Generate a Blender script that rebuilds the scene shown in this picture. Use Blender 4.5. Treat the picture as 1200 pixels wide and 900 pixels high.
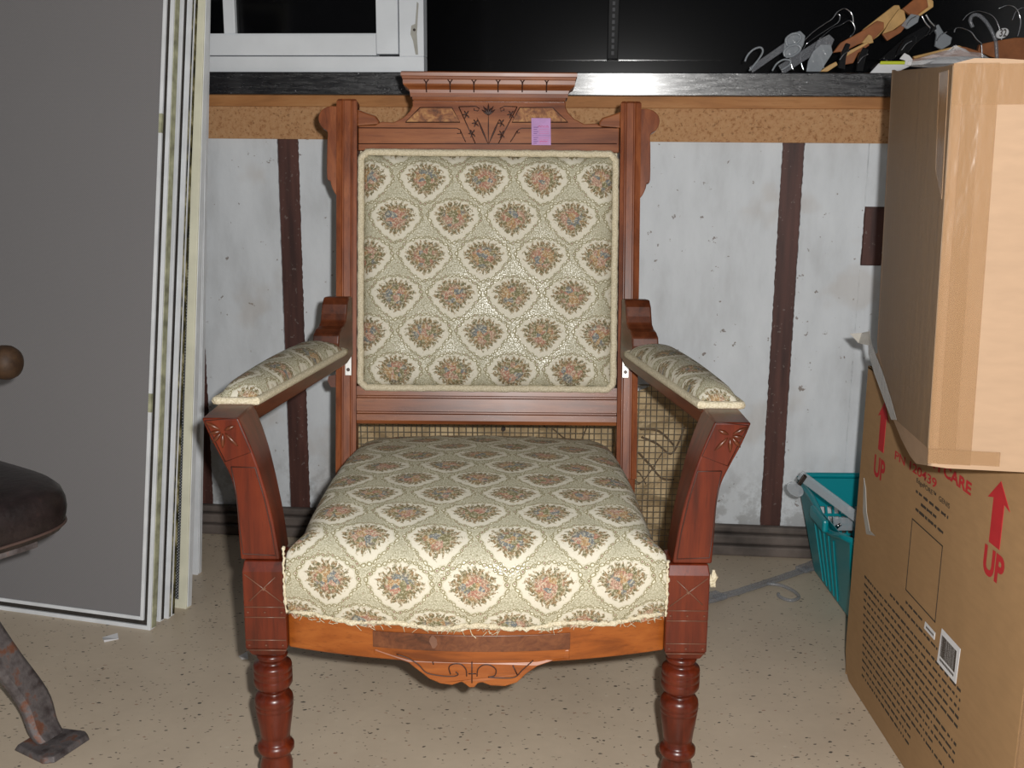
import bpy, bmesh, math, random
from mathutils import Vector as V, Matrix
random.seed(7)
SC = bpy.context.scene
for o in list(bpy.data.objects): bpy.data.objects.remove(o)
COL = SC.collection
# ------------------------------------------------------------------ camera, light, exposure
CAMH, PITCH, ROLL, FPX = 0.9, math.radians(12.1), math.radians(0.5), 1250.0
cF = V((0, math.cos(PITCH), -math.sin(PITCH)))
_u = V((0, math.sin(PITCH), math.cos(PITCH))); _r = V((1, 0, 0))
cR = _r*math.cos(ROLL) + _u*math.sin(ROLL); cU = -_r*math.sin(ROLL) + _u*math.cos(ROLL)
cC = V((0, 0, CAMH))
cam = bpy.data.objects.new('camera', bpy.data.cameras.new('camera')); COL.objects.link(cam)
m = Matrix((cR, cU, -cF)).transposed().to_4x4(); m.translation = cC
cam.matrix_world = m
cam.data.sensor_width = 36.0; cam.data.lens = 36.0*FPX/1200.0; cam.data.clip_start = 0.01
SC.camera = cam
SC.view_settings.view_transform = 'Standard'; SC.view_settings.look = 'None'
SC.view_settings.gamma = 1.0; SC.view_settings.use_curve_mapping = False
SC.view_settings.exposure = 0.0
W_ = bpy.data.worlds.new('world'); SC.world = W_; W_.use_nodes = True
W_.node_tree.nodes['Background'].inputs[0].default_value = (0.9, 0.95, 1.0, 1)
W_.node_tree.nodes['Background'].inputs[1].default_value = 0.035
fl = bpy.data.lights.new('camera_flash', 'POINT'); fl.energy = 114.0; fl.shadow_soft_size = 0.011
fl.color = (1.0, 0.985, 0.96)
flo = bpy.data.objects.new('camera_flash', fl); COL.objects.link(flo); flo.location = (0.04, 0.0, 0.932)

# ------------------------------------------------------------------ geometry helpers
def ray(px, py): return cF*FPX + cR*(px-600) + cU*(450-py)
def hit(px, py, p0, n):
    d = ray(px, py); return cC + d*((V(p0)-cC).dot(n)/d.dot(n))
def at(px, py, Y): return hit(px, py, (0, Y, 0), V((0, 1, 0)))      # point of the plane at depth Y
def floor_at(px, py, z=0): return hit(px, py, (0, 0, z), V((0, 0, 1)))
# frame of the back wall: u along it, v into it, z up
wO = V((0.669, 2.311, 0)); wD = V((0.99588, -0.09070, 0)); wN = V((0.09070, 0.99588, 0)); ZZ = V((0, 0, 1))
def wl(u, v, z): return wO + wD*u + wN*v + ZZ*z
def wall_at(px, py, v):
    p = hit(px, py, wO + wN*v, wN); d = p - wO; return d.dot(wD), p.z
# frame of the chair back: u sideways, s up along the slope, w towards the viewer
XC = -0.0435
bO = V((XC, 1.80, 0.42)); bS = V((0, 0.1725, 0.985)).normalized(); bW = V((0, -bS.z, bS.y)); bU = V((1, 0, 0))
def bk(u, s, w): return bO + bU*u + bS*s + bW*w
def back_at(px, py, w=0):
    p = hit(px, py, bO + bW*w, bW) - bO; return p.dot(bU), p.dot(bS)

def mesh(name, vs, fs, smooth=False, uv=None):
    me = bpy.data.meshes.new(name); me.from_pydata([tuple(v) for v in vs], [], fs)
    bm = bmesh.new(); bm.from_mesh(me)
    if uv:
        L = bm.loops.layers.uv.new('UVMap')
        for f in bm.faces:
            for l in f.loops: l[L].uv = uv[l.vert.index]
    bmesh.ops.recalc_face_normals(bm, faces=bm.faces)
    bm.to_mesh(me); bm.free()
    if smooth:
        for p in me.polygons: p.use_smooth = True
    return me
ORG = {}
def obj(name, me, mat, parent=None, bevel=0, seg=2, solid=0, label=None, kind=None):
    me.name = name
    o = bpy.data.objects.new(name, me); COL.objects.link(o)
    if mat: me.materials.append(mat)
    if parent:
        o.parent = parent
        if parent in ORG: o.matrix_parent_inverse = Matrix.Translation(-ORG[parent])
    if solid:
        s = o.modifiers.new('solid', 'SOLIDIFY'); s.thickness = solid; s.offset = 0
    if bevel:
        b = o.modifiers.new('bevel', 'BEVEL'); b.width = bevel; b.segments = seg; b.limit_method = 'ANGLE'; b.angle_limit = 0.6
        b.harden_normals = False
    if label: o['label'] = label
    if kind: o['kind'] = kind
    return o
def thing(name, loc, label, cat, group=None):
    o = bpy.data.objects.new(name, None); COL.objects.link(o); o.location = loc; ORG[o] = V(loc)
    o.empty_display_size = 0.05
    return tag(o, label, cat, group)
def tag(o, label, cat, group=None):
    o['label'] = label; o['category'] = cat
    if group: o['group'] = group
    return o
class MB:
    def __init__(s): s.v = []; s.f = []
    def add(s, vs, fs):
        n = len(s.v); s.v += [V(x) for x in vs]; s.f += [tuple(i+n for i in f) for f in fs]; return s
    def box(s, fr, a0, a1, b0, b1, c0, c1):
        p = [fr(a, b, c) for c in (c0, c1) for b in (b0, b1) for a in (a0, a1)]
        return s.add(p, [(0,1,3,2),(4,6,7,5),(0,4,5,1),(2,3,7,6),(0,2,6,4),(1,5,7,3)])
    def prism(s, fr, pts, c0, c1):
        n = len(pts)
        return s.add([fr(a, b, c0) for a, b in pts] + [fr(a, b, c1) for a, b in pts],
              [tuple(range(n-1, -1, -1)), tuple(range(n, 2*n))] + [(i, (i+1) % n, n+(i+1) % n, n+i) for i in range(n)])
    def loft(s, rings, cap=True, closed=True):
        k = len(rings[0]); vs = [p for r in rings for p in r]; fs = []
        for i in range(len(rings)-1):
            for j in range(k if closed else k-1):
                a = i*k+j; b = i*k+(j+1) % k; fs.append((a, b, b+k, a+k))
        if cap: fs.append(tuple(range(k-1, -1, -1))); fs.append(tuple(range((len(rings)-1)*k, len(rings)*k)))
        return s.add(vs, fs)
    def tube(s, pts, r, n=8, cap=True, loop=False, flat=None):
        pts = [V(p) for p in pts]; R = r if isinstance(r, (list, tuple)) else [r]*len(pts); rings = []; N = len(pts)
        up = None
        for i, p in enumerate(pts):
            a = pts[(i-1) % N] if (loop or i > 0) else p; b = pts[(i+1) % N] if (loop or i < N-1) else p
            t = (b-a).normalized()
            if up is None:
                up = V((0, 0, 1)) if abs(t.z) < 0.9 else V((1, 0, 0))
            x = (up - t*up.dot(t)).normalized(); y = t.cross(x); up = x
            ky = flat if flat else 1
            rings.append([p + x*math.cos(2*math.pi*j/n)*R[i] + y*math.sin(2*math.pi*j/n)*R[i]*ky for j in range(n)])
        if loop: rings.append(rings[0])
        return s.loft(rings, cap=cap and not loop)
    def lathe(s, base, prof, n=28, axis=None):
        rings = [[V(base) + V((math.cos(2*math.pi*j/n)*r, math.sin(2*math.pi*j/n)*r, z)) for j in range(n)] for r, z in prof]
        return s.loft(rings)
    def me(s, name='m', smooth=False): return mesh(name, s.v, s.f, smooth)
def ident(a, b, c): return V((a, b, c))
def face_y(y):                                  # (x, z) outline at depth y, extruded away from the viewer
    return lambda a, b, c: V((a, y+c, b))
def smoothpts(P, n=6):                          # Catmull-Rom through the points
    P = [V(p) for p in P]; out = []
    for i in range(len(P)-1):
        p0 = P[max(i-1, 0)]; p1 = P[i]; p2 = P[i+1]; p3 = P[min(i+2, len(P)-1)]
        for k in range(n):
            t = k/n
            out.append(0.5*((2*p1) + (p2-p0)*t + (2*p0-5*p1+4*p2-p3)*t*t + (3*p1-p0-3*p2+p3)*t**3))
    out.append(P[-1]); return out
def smooth2(P, n=5): return [(p.x, p.y) for p in smoothpts([V((a, b, 0)) for a, b in P], n)]

# ------------------------------------------------------------------ material helpers
def s2l(c): return tuple(((x/255)/12.92 if x/255 <= 0.04045 else ((x/255+0.055)/1.055)**2.4) for x in c) + (1.0,)
class NT:
    def __init__(s, name, rough=0.5, metal=0.0, spec=0.5):
        s.mat = bpy.data.materials.new(name); s.mat.use_nodes = True; s.t = s.mat.node_tree; s.n = s.t.nodes
        s.b = s.n['Principled BSDF']; s.b.inputs['Roughness'].default_value = rough
        s.b.inputs['Metallic'].default_value = metal; s.b.inputs['Specular IOR Level'].default_value = spec
    def L(s, a, b): s.t.links.new(a, b)
    def put(s, sock, v):
        if isinstance(v, bpy.types.NodeSocket): s.L(v, sock)
        elif isinstance(v, (tuple, list)): sock.default_value = v if len(v) == len(sock.default_value) else tuple(v)[:len(sock.default_value)]
        else: sock.default_value = v
    def m(s, op, a, b=None, c=None, clamp=False):
        n = s.n.new('ShaderNodeMath'); n.operation = op; n.use_clamp = clamp
        for i, x in enumerate((a, b, c)):
            if x is not None: s.put(n.inputs[i], x)
        return n.outputs[0]
    def co(s, which='Object'): return s.n.new('ShaderNodeTexCoord').outputs[which]
    def map(s, vec, scale=(1, 1, 1), loc=(0, 0, 0), rot=(0, 0, 0)):
        n = s.n.new('ShaderNodeMapping'); s.L(vec, n.inputs[0]); n.inputs['Scale'].default_value = scale
        n.inputs['Location'].default_value = loc; n.inputs['Rotation'].default_value = rot; return n.outputs[0]
    def noise(s, vec, scale, detail=3, rough=0.5, dist=0.0, out='Fac'):
        n = s.n.new('ShaderNodeTexNoise'); s.L(vec, n.inputs['Vector']); n.inputs['Scale'].default_value = scale
        n.inputs['Detail'].default_value = detail; n.inputs['Roughness'].default_value = rough
        n.inputs['Distortion'].default_value = dist; return n.outputs[out]
    def vor(s, vec, scale, feature='F1', rand=1.0):
        n = s.n.new('ShaderNodeTexVoronoi'); s.L(vec, n.inputs['Vector']); n.inputs['Scale'].default_value = scale
        n.feature = feature; n.inputs['Randomness'].default_value = rand; return n
    def ramp(s, fac, stops, interp='LINEAR'):
        n = s.n.new('ShaderNodeValToRGB'); s.L(fac, n.inputs[0]); e = n.color_ramp.elements; n.color_ramp.interpolation = interp
        while len(e) < len(stops): e.new(0.5)
        for i, (p, c) in enumerate(stops):
            e[i].position = p; e[i].color = c if len(c) == 4 else s2l(c)
        return n.outputs[0]
    def mix(s, f, a, b, mode='MIX'):
        n = s.n.new('ShaderNodeMix'); n.data_type = 'RGBA'; n.blend_type = mode
        s.put(n.inputs[0], f); s.put(n.inputs[6], a); s.put(n.inputs[7], b); return n.outputs[2]
    def sep(s, vec):
        n = s.n.new('ShaderNodeSeparateXYZ'); s.L(vec, n.inputs[0]); return n.outputs
    def comb(s, x, y, z=0.0):
        n = s.n.new('ShaderNodeCombineXYZ')
        for i, q in enumerate((x, y, z)): s.put(n.inputs[i], q)
        return n.outputs[0]
    def bump(s, h, strength=0.3, dist=0.001):
        n = s.n.new('ShaderNodeBump'); s.L(h, n.inputs['Height']); n.inputs['Strength'].default_value = strength
        n.inputs['Distance'].default_value = dist; s.L(n.outputs[0], s.b.inputs['Normal'])
    def step(s, x, edge, soft=0.02):            # 0 below the edge, 1 above it
        n = s.n.new('ShaderNodeMapRange'); n.interpolation_type = 'SMOOTHSTEP'; s.put(n.inputs[0], x)
        n.inputs[1].default_value = edge-soft; n.inputs[2].default_value = edge+soft; return n.outputs[0]
    def col(s, c): s.put(s.b.inputs['Base Color'], c); return s
def plain(name, rgb, rough=0.5, metal=0.0, spec=0.5, var=0.12, scale=25, bump=0.0, alpha=None):
    t = NT(name, rough, metal, spec); c = t.co()
    n = t.noise(c, scale, 4)
    a = s2l(rgb); d = tuple(x*(1-var*2) for x in a[:3])+(1,); l = tuple(min(1, x*(1+var)) for x in a[:3])+(1,)
    t.col(t.ramp(n, [(0.3, d), (0.7, l)]))
    if bump: t.bump(t.noise(c, scale*6, 3), bump)
    if alpha is not None: t.b.inputs['Alpha'].default_value = alpha
    return t.mat
def wood(name, dark, mid, light, grain=(1, 1, 0.08), rough=0.33, scale=60, coat=0.3, figure=0.0):
    t = NT(name, rough, 0, 0.45); c = t.map(t.co(), grain)
    n1 = t.noise(c, scale, 6, 0.6, 0.4); n2 = t.noise(t.co(), 9, 3); n3 = t.noise(c, scale*5, 2)
    f = t.m('ADD', t.m('MULTIPLY', n1, 0.75), t.m('MULTIPLY', n2, 0.35))
    if figure: f = t.m('ADD', f, t.m('MULTIPLY', t.m('SUBTRACT', t.noise(t.co(), 45, 5, 0.6, 2.5), 0.5), figure))
    col = t.ramp(f, [(0.36, dark), (0.54, mid), (0.74, light)])
    col = t.mix(t.m('MULTIPLY', t.step(n3, 0.63, 0.05), 0.3), col, s2l(dark))
    t.col(col); t.b.inputs['Coat Weight'].default_value = coat; t.b.inputs['Coat Roughness'].default_value = 0.25
    t.put(t.b.inputs['Roughness'], t.m('ADD', t.m('MULTIPLY', n2, 0.25), rough-0.08)); t.b.inputs['Specular IOR Level'].default_value = 0.35
    t.bump(n1, 0.12, 0.0006); return t.mat

GX, GZ, GY = (0.08, 1, 1), (1, 1, 0.08), (1, 0.08, 1)
M = {}
M['post'] = wood('red_brown_varnished_wood', (50, 15, 5), (84, 27, 9), (106, 40, 15), GZ, 0.3, coat=0.12)
M['postback'] = wood('back_post_wood', (78, 36, 16), (116, 60, 30), (144, 82, 44), GZ, 0.34, coat=0.2)
M['crest'] = wood('crest_wood', (82, 40, 20), (120, 66, 34), (144, 88, 50), GX, 0.33, coat=0.2)
M['rail'] = wood('orange_seat_rail_wood', (96, 46, 12), (134, 70, 22), (152, 86, 34), GX, 0.35, coat=0.15)
M['arm'] = wood('dark_arm_wood', (50, 22, 10), (80, 38, 18), (100, 52, 28), GY, 0.3, coat=0.15)
M['burl'] = wood('burl_veneer', (82, 46, 24), (128, 78, 42), (170, 124, 74), (1, 1, 1), 0.35, 50, 0.3, 0.9)
M['burl2'] = wood('dark_burl_inlay', (62, 32, 17), (92, 50, 28), (112, 66, 38), (0.5, 1, 1), 0.35, 30, 0.3, 0.6)
M['groove'] = plain('dark_groove', (52, 24, 14), 0.5, var=0.1)
M['pale_mark'] = plain('pale_mark_wood', (108, 74, 58), 0.35, var=0.15)  # even grey-brown tone for the block's cut lines, dots and the rail scuff

def fabric(name, flower=1.0, shiny=0.48):
    t = NT(name, 0.75, 0, 0.3); uv = t.sep(t.co('UV')); U, Vv = uv[0], uv[1]       # U, V in repeats
    ASP = 1.31
    fr = lambda x: t.m('SUBTRACT', t.m('FRACT', x), 0.5)
    a1, b1 = fr(t.m('ADD', U, 0.5)), t.m('MULTIPLY', fr(t.m('ADD', Vv, 0.5)), ASP)
    a2, b2 = fr(U), t.m('MULTIPLY', fr(Vv), ASP)
    sq = lambda x: t.m('MULTIPLY', x, x)
    d1 = t.m('ADD', sq(a1), sq(b1)); d2 = t.m('ADD', sq(a2), sq(b2)); k = t.m('LESS_THAN', d2, d1)
    pick = lambda p, q: t.m('ADD', p, t.m('MULTIPLY', k, t.m('SUBTRACT', q, p)))
    x, y = pick(a1, a2), pick(b1, b2)
    P = t.comb(U, t.m('MULTIPLY', Vv, ASP)); loc = t.comb(x, y)
    ang = t.m('ARCTAN2', y, x)
    def egg(wx, top, bot, taper):
        neg = t.m('MINIMUM', y, 0.0); kx = t.m('ADD', t.m('MULTIPLY', neg, taper), wx)
        pos = t.m('GREATER_THAN', y, 0.0); ky = t.m('ADD', bot, t.m('MULTIPLY', pos, top-bot))
        return t.m('ADD', sq(t.m('DIVIDE', x, kx)), sq(t.m('DIVIDE', y, ky)))
    blob = t.m('ADD', egg(0.41, 0.29, 0.38, 0.42), t.m('MULTIPLY', t.m('SINE', t.m('MULTIPLY', ang, 12.0)), 0.07))
    inside = t.m('SUBTRACT', 1.0, t.step(blob, 1.0, 0.06))
    # lace between the medallions
    bead = t.vor(P, 24, 'F1', 0.6)
    bu = t.m('MULTIPLY', t.m('SUBTRACT', t.m('FRACT', t.m('MULTIPLY', ang, 30/(2*math.pi))), 0.5), 2.0)
    bv = t.m('DIVIDE', t.m('SUBTRACT', blob, 1.24), 0.19)
    bd = t.m('SQRT', t.m('ADD', sq(bu), sq(bv)))
    ring = t.m('MULTIPLY', t.step(bd, 0.56, 0.1), t.m('SUBTRACT', 1.0, t.step(bd, 0.98, 0.1)))
    dot = t.m('SUBTRACT', 1.0, t.step(bd, 0.34, 0.1))
    chain = t.m('MULTIPLY', t.step(blob, 1.03, 0.03), t.m('SUBTRACT', 1.0, t.step(blob, 1.45, 0.05)))
    fine = t.noise(P, 45, 3, 0.6)
    fil = t.vor(P, 30, 'DISTANCE_TO_EDGE').outputs['Distance']
    lace = t.mix(t.step(fine, 0.5, 0.08), s2l((172, 168, 144)), s2l((198, 194, 172)))
    lace = t.mix(t.m('MULTIPLY', t.m('SUBTRACT', 1.0, t.step(fil, 0.07, 0.04)), 0.5), lace, s2l((128, 122, 92)))
    d2_ = t.vor(P, 27, 'F1', 0.8)
    lace = t.mix(t.m('MULTIPLY', t.m('SUBTRACT', 1.0, t.step(d2_.outputs['Distance'], 0.25, 0.05)), 0.7), lace, t.ramp(t.sep(d2_.outputs['Color'])[1], [(0.0, (112, 104, 74)), (0.45, (206, 202, 178)), (0.8, (132, 96, 76))], 'CONSTANT'))
    ch = t.mix(ring, s2l((200, 196, 174)), s2l((136, 128, 96)))
    ch = t.mix(dot, ch, t.ramp(t.sep(bead.outputs['Color'])[0], [(0.0, (120, 78, 62)), (0.35, (226, 222, 200)), (0.7, (110, 104, 72))], 'CONSTANT'))
    lace = t.mix(chain, lace, ch)
    cream = t.mix(t.m('MULTIPLY', fine, 0.35), s2l((212, 207, 190)), s2l((190, 184, 164)))
    base = t.mix(inside, lace, cream)
    # bouquet
    e = egg(0.345, 0.275, 0.31, 0.55)
    spoke = t.m('ABSOLUTE', t.m('SINE', t.m('ADD', t.m('MULTIPLY', ang, 9.0), t.m('MULTIPLY', t.noise(P, 12, 2), 7.0))))
    nn = t.noise(P, 26, 3, 0.7)
    lim = t.m('ADD', t.m('ADD', -0.28, t.m('MULTIPLY', spoke, 0.6)), t.m('MULTIPLY', nn, 1.45))
    bq = t.m('SUBTRACT', 1.0, t.step(t.m('SUBTRACT', e, lim), 0.0, 0.05))
    core = t.m('SUBTRACT', 1.0, t.step(e, 0.34, 0.2))
    vc = t.vor(P, 11, 'F1', 1.0); pal = t.ramp(t.sep(vc.outputs['Color'])[0], [(0.0, (118, 126, 132)), (0.22, (180, 128, 112)), (0.42, (182, 146, 106)), (0.60, (128, 124, 92)), (0.82, (190, 150, 134))], 'CONSTANT')
    leaf = t.mix(t.step(t.noise(P, 20, 2), 0.5, 0.06), s2l((112, 108, 80)), s2l((148, 122, 90)))
    bc = t.mix(t.m('MULTIPLY', core, 0.9), leaf, pal)
    ln = t.vor(P, 34, 'DISTANCE_TO_EDGE').outputs['Distance']
    bc = t.mix(t.m('MULTIPLY', t.m('SUBTRACT', 1.0, t.step(ln, 0.09, 0.05)), 0.6), bc, s2l((92, 84, 58)))
    bc = t.mix(t.m('MULTIPLY', t.step(nn, 0.54, 0.04), 0.6), bc, s2l((206, 198, 172)))
    base = t.mix(t.m('MULTIPLY', bq, flower), base, bc)
    base = t.mix(1.0, base, (0.91, 0.90, 0.90, 1), 'MULTIPLY')
    t.col(base)
    gold = t.m('MULTIPLY', t.m('MULTIPLY', t.m('SUBTRACT', 1.0, inside), t.m('SUBTRACT', 1.0, ring)), t.step(fine, 0.52, 0.05))
    t.put(t.b.inputs['Roughness'], t.m('SUBTRACT', 0.8, t.m('MULTIPLY', gold, shiny)))
    t.put(t.b.inputs['Specular IOR Level'], t.m('ADD', 0.15, t.m('MULTIPLY', gold, shiny*1.2)))
    h = t.m('ADD', t.m('MULTIPLY', fine, 0.6), t.m('ADD', t.m('MULTIPLY', ring, 0.5), bq))
    t.bump(h, 0.35, 0.0008)
    return t.mat
M['fabric'] = fabric('floral_brocade')
M['gimp'] = None
t = NT('cream_braid', 0.9, 0, 0.1); c = t.co(); w = t.noise(c, 420, 3)
t.col(t.ramp(w, [(0.3, (178, 166, 138)), (0.7, (216, 206, 182))])); t.bump(w, 0.8, 0.002); M['gimp'] = t.mat

t = NT('speckled_beige_floor', 0.42, 0, 0.35); c = t.co()
b1 = t.ramp(t.noise(c, 3.2, 5, 0.6), [(0.3, (188, 172, 152)), (0.7, (208, 192, 170))])
b1 = t.mix(t.m('MULTIPLY', t.noise(c, 60, 3), 0.25), b1, s2l((170, 154, 134)))
dist = t.map(c, (1, 1.6, 1), (0, 0, 0), (0, 0, 0.5))
def flecks(scale, edge, keep, seed):
    cc = t.map(dist, (1, 1, 1), (seed, seed*2, 0)); warp = t.noise(cc, scale*1.4, 2, out='Color')
    cw = t.mix(0.012, cc, warp, 'ADD')
    v = t.vor(cw, scale); rnd = t.sep(v.outputs['Color'])[0]
    return t.m('MULTIPLY', t.m('SUBTRACT', 1.0, t.step(v.outputs['Distance'], edge, 0.03)), t.m('GREATER_THAN', rnd, keep))
b1 = t.mix(t.m('MULTIPLY', flecks(48, 0.15, 0.62, 0.3), 0.9), b1, s2l((50, 46, 44)))
b1 = t.mix(t.m('MULTIPLY', flecks(95, 0.2, 0.66, 1.3), 0.8), b1, s2l((78, 68, 60)))
b1 = t.mix(t.m('MULTIPLY', flecks(40, 0.15, 0.85, 2.3), 0.55), b1, s2l((205, 196, 178)))
b1 = t.mix(t.m('MULTIPLY', flecks(60, 0.16, 0.85, 3.3), 0.6), b1, s2l((134, 78, 56)))
t.col(b1); t.bump(t.noise(c, 40, 4), 0.1, 0.001); M['floor'] = t.mat

t = NT('whitewashed_panel', 0.7, 0, 0.25); c = t.co()
n = t.noise(t.map(c, (1, 1, 0.35)), 14, 6, 0.6); sp = t.noise(c, 55, 4, 0.6)
col = t.ramp(n, [(0.28, (196, 199, 202)), (0.5, (212, 216, 220)), (0.75, (222, 226, 230))])
z = t.sep(c)[2]
low = t.m('MULTIPLY', t.m('SUBTRACT', 1.0, t.step(z, 0.14, 0.12)), t.step(t.noise(c, 22, 5, 0.65), 0.5, 0.08))
col = t.mix(t.m('MULTIPLY', low, 0.55), col, s2l((116, 112, 106)))
col = t.mix(t.m('MULTIPLY', t.step(sp, 0.69, 0.02), 0.75), col, s2l((110, 92, 80)))
col = t.mix(t.m('MULTIPLY', t.step(t.noise(c, 6, 3), 0.62, 0.06), 0.25), col, s2l((176, 158, 138)))
t.col(col); t.bump(t.noise(c, 60, 5), 0.35, 0.002); M['white'] = t.mat
t = NT('dark_brown_stud', 0.55, 0, 0.4); c = t.co()
col = t.ramp(t.noise(t.map(c, GZ), 60, 5), [(0.3, (56, 32, 28)), (0.7, (92, 56, 48))])
col = t.mix(t.m('MULTIPLY', t.step(t.noise(c, 120, 3), 0.68, 0.03), 0.5), col, s2l((128, 116, 110)))
t.col(col); M['stud'] = t.mat
t = NT('chipboard', 0.8, 0, 0.2); c = t.co()
col = t.ramp(t.noise(c, 120, 4, 0.7), [(0.32, (150, 104, 68)), (0.46, (182, 138, 98)), (0.7, (190, 150, 110))])
col = t.mix(t.m('MULTIPLY', t.step(t.noise(c, 150, 3), 0.64, 0.04), 0.5), col, s2l((96, 60, 36)))
t.col(col); t.bump(t.noise(c, 120, 3), 0.3, 0.001); M['chip'] = t.mat
M['batten'] = wood('raw_wood_batten', (140, 92, 50), (170, 116, 68), (184, 134, 86), GX, 0.6, 40, 0.0)
t = NT('black_painted_wood', 0.3, 0, 0.6); c = t.co()
g = t.noise(t.map(c, (0.16, 1, 1), rot=(0, 0.05, 0)), 130, 5, 0.7, 1.0)
col = t.mix(t.m('MULTIPLY', t.step(t.noise(c, 140, 2), 0.74, 0.02), 0.9), s2l((26, 26, 30)), s2l((170, 170, 176)))
t.col(col); t.put(t.b.inputs['Roughness'], t.m('ADD', 0.16, t.m('MULTIPLY', g, 0.25))); t.bump(g, 0.85, 0.0014)
t.b.inputs['Coat Weight'].default_value = 0.6; t.b.inputs['Coat Roughness'].default_value = 0.2
M['black'] = t.mat
M['baseboard'] = plain('grimy_baseboard', (98, 88, 82), 0.75, var=0.3, scale=14, bump=0.4)
M['night'] = plain('black_night_glass', (7, 7, 9), 0.15, var=0.1)
M['seam'] = plain('dark_rubber', (14, 14, 16), 0.6)
M['paint'] = plain('white_window_paint', (228, 232, 236), 0.45, var=0.05, scale=8)
M['scr_white'] = plain('white_aluminium', (226, 229, 232), 0.4, var=0.06, scale=20)
M['scr_cream'] = plain('cream_aluminium', (228, 226, 204), 0.45, var=0.05, scale=20)
M['olive'] = plain('weathered_olive_edge', (176, 176, 146), 0.7, var=0.25, scale=40)
t = NT('mouldy_weatherstrip', 0.9, 0, 0.1); c = t.co()
t.col(t.ramp(t.noise(t.map(c, (1, 1, 0.5)), 60, 5, 0.65), [(0.4, (30, 30, 24)), (0.52, (92, 86, 52)), (0.62, (164, 156, 120))])); M['mould'] = t.mat
M['gasket'] = plain('dark_gasket', (52, 47, 42), 0.8, var=0.2, scale=50)
def screencloth(name, a, b, sc=640):
    t = NT(name, 0.6, 0, 0.3); c = t.map(t.co(), rot=(0, 0.78, 0)); s = t.sep(c)
    wv = lambda q: t.m('SINE', t.m('MULTIPLY', q, float(sc)))
    f = t.m('MULTIPLY', t.m('ADD', wv(s[0]), 1.0), t.m('ADD', wv(s[2]), 1.0))
    col = t.mix(t.step(f, 1.6, 0.7), s2l(a), s2l(b)); big = t.noise(t.co(), 2.0, 2)
    t.col(t.mix(t.m('MULTIPLY', big, 0.25), col, s2l(a))); return t.mat
M['cloth'] = screencloth('grey_insect_mesh', (120, 118, 119), (138, 135, 136), 2300)
M['cloth2'] = screencloth('grey_insect_mesh_fine', (50, 52, 56), (176, 178, 180), 1500)
def cardboard(name, rgb):
    t = NT(name, 0.72, 0, 0.25); c = t.co()
    f = t.noise(t.map(c, (1, 1, 4)), 30, 4); g = t.noise(c, 4, 4)
    a = s2l(rgb); t.col(t.mix(t.m('MULTIPLY', g, 0.55), t.ramp(f, [(0.3, tuple(x*.93 for x in a[:3])+(1,)), (0.7, tuple(min(1, x*1.05) for x in a[:3])+(1,))]), tuple(x*.82 for x in a[:3])+(1,)))
    t.bump(t.noise(c, 7, 3), 0.5, 0.006); return t.mat
M['card_light'] = cardboard('light_cardboard', (166, 138, 112))
M['card'] = cardboard('brown_cardboard', (160, 127, 90))
def tapem(name, rgb, alpha, rough=0.22):
    t = NT(name, rough, 0, 0.5); t.col(s2l(rgb)); t.b.inputs['Alpha'].default_value = alpha
    t.bump(t.noise(t.map(t.co(), (1, 1, 0.3)), 45, 3), 0.5, 0.004); return t.mat
M['tape'] = tapem('brown_packing_tape', (172, 136, 100), 0.4)
M['ctape'] = tapem('dull_clear_tape', (158, 130, 100), 0.55, 0.5)
M['flap'] = tapem('torn_clear_tape', (190, 186, 178), 0.75)
M['red'] = plain('red_ink', (176, 34, 40), 0.7, var=0.08)
M['ink'] = plain('black_ink', (52, 42, 32), 0.8, var=0.08)
M['paper'] = plain('white_label_paper', (214, 214, 216), 0.6, var=0.03)
M['lilac'] = plain('lilac_paper', (170, 130, 178), 0.6, var=0.06, scale=60)
M['lilac_ink'] = plain('violet_ink', (120, 84, 140), 0.7)
M['redpen'] = plain('red_pen', (206, 84, 130), 0.7)
M['metal'] = plain('zinc_plate', (190, 188, 184), 0.35, 0.6, var=0.08)
M['chrome'] = plain('chrome_wire', (210, 210, 214), 0.12, 1.0, var=0.03)
M['screw'] = plain('dark_screw', (60, 52, 48), 0.4, 0.7)
M['teal'] = plain('teal_plastic', (0, 136, 146), 0.35, var=0.05, scale=6)
def clear(name, rgb, alpha, rough=0.18):
    t = NT(name, rough, 0, 0.6); t.bump(t.noise(t.co(), 90, 3), 0.6, 0.003); t.col(s2l(rgb)); t.b.inputs['Alpha'].default_value = alpha; return t.mat
M['clear'] = clear('cloudy_plastic', (176, 182, 188), 0.45)
M['clear2'] = clear('smoky_plastic', (150, 152, 158), 0.38)
M['blackp'] = plain('black_plastic', (18, 18, 20), 0.22)
M['hwood'] = plain('pale_hanger_wood', (206, 164, 104), 0.4, var=0.1, scale=50)
M['hwood2'] = plain('brown_hanger_wood', (152, 92, 52), 0.35, var=0.12, scale=50)
M['lime'] = plain('lime_label', (196, 206, 40), 0.5, var=0.03)
M['bag'] = clear('clear_film', (190, 190, 192), 0.3, 0.1)
M['leather'] = None
t = NT('cracked_black_leather', 0.38, 0, 0.45); c = t.co()
col = t.ramp(t.noise(c, 30, 6, 0.65), [(0.35, (24, 19, 19)), (0.62, (38, 30, 30)), (0.8, (64, 44, 40))])
t.col(col); t.bump(t.m('ADD', t.noise(c, 90, 4), t.vor(c, 60, 'DISTANCE_TO_EDGE').outputs['Distance']), 0.35, 0.002); M['leather'] = t.mat
t = NT('rusty_iron', 0.6, 0.3, 0.4); c = t.co()
t.col(t.ramp(t.noise(c, 28, 5, 0.6), [(0.36, (66, 58, 58)), (0.54, (104, 98, 98)), (0.62, (116, 78, 62)), (0.76, (96, 52, 36))])); t.bump(t.noise(c, 120, 4), 0.5, 0.002); M['iron'] = t.mat
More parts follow.
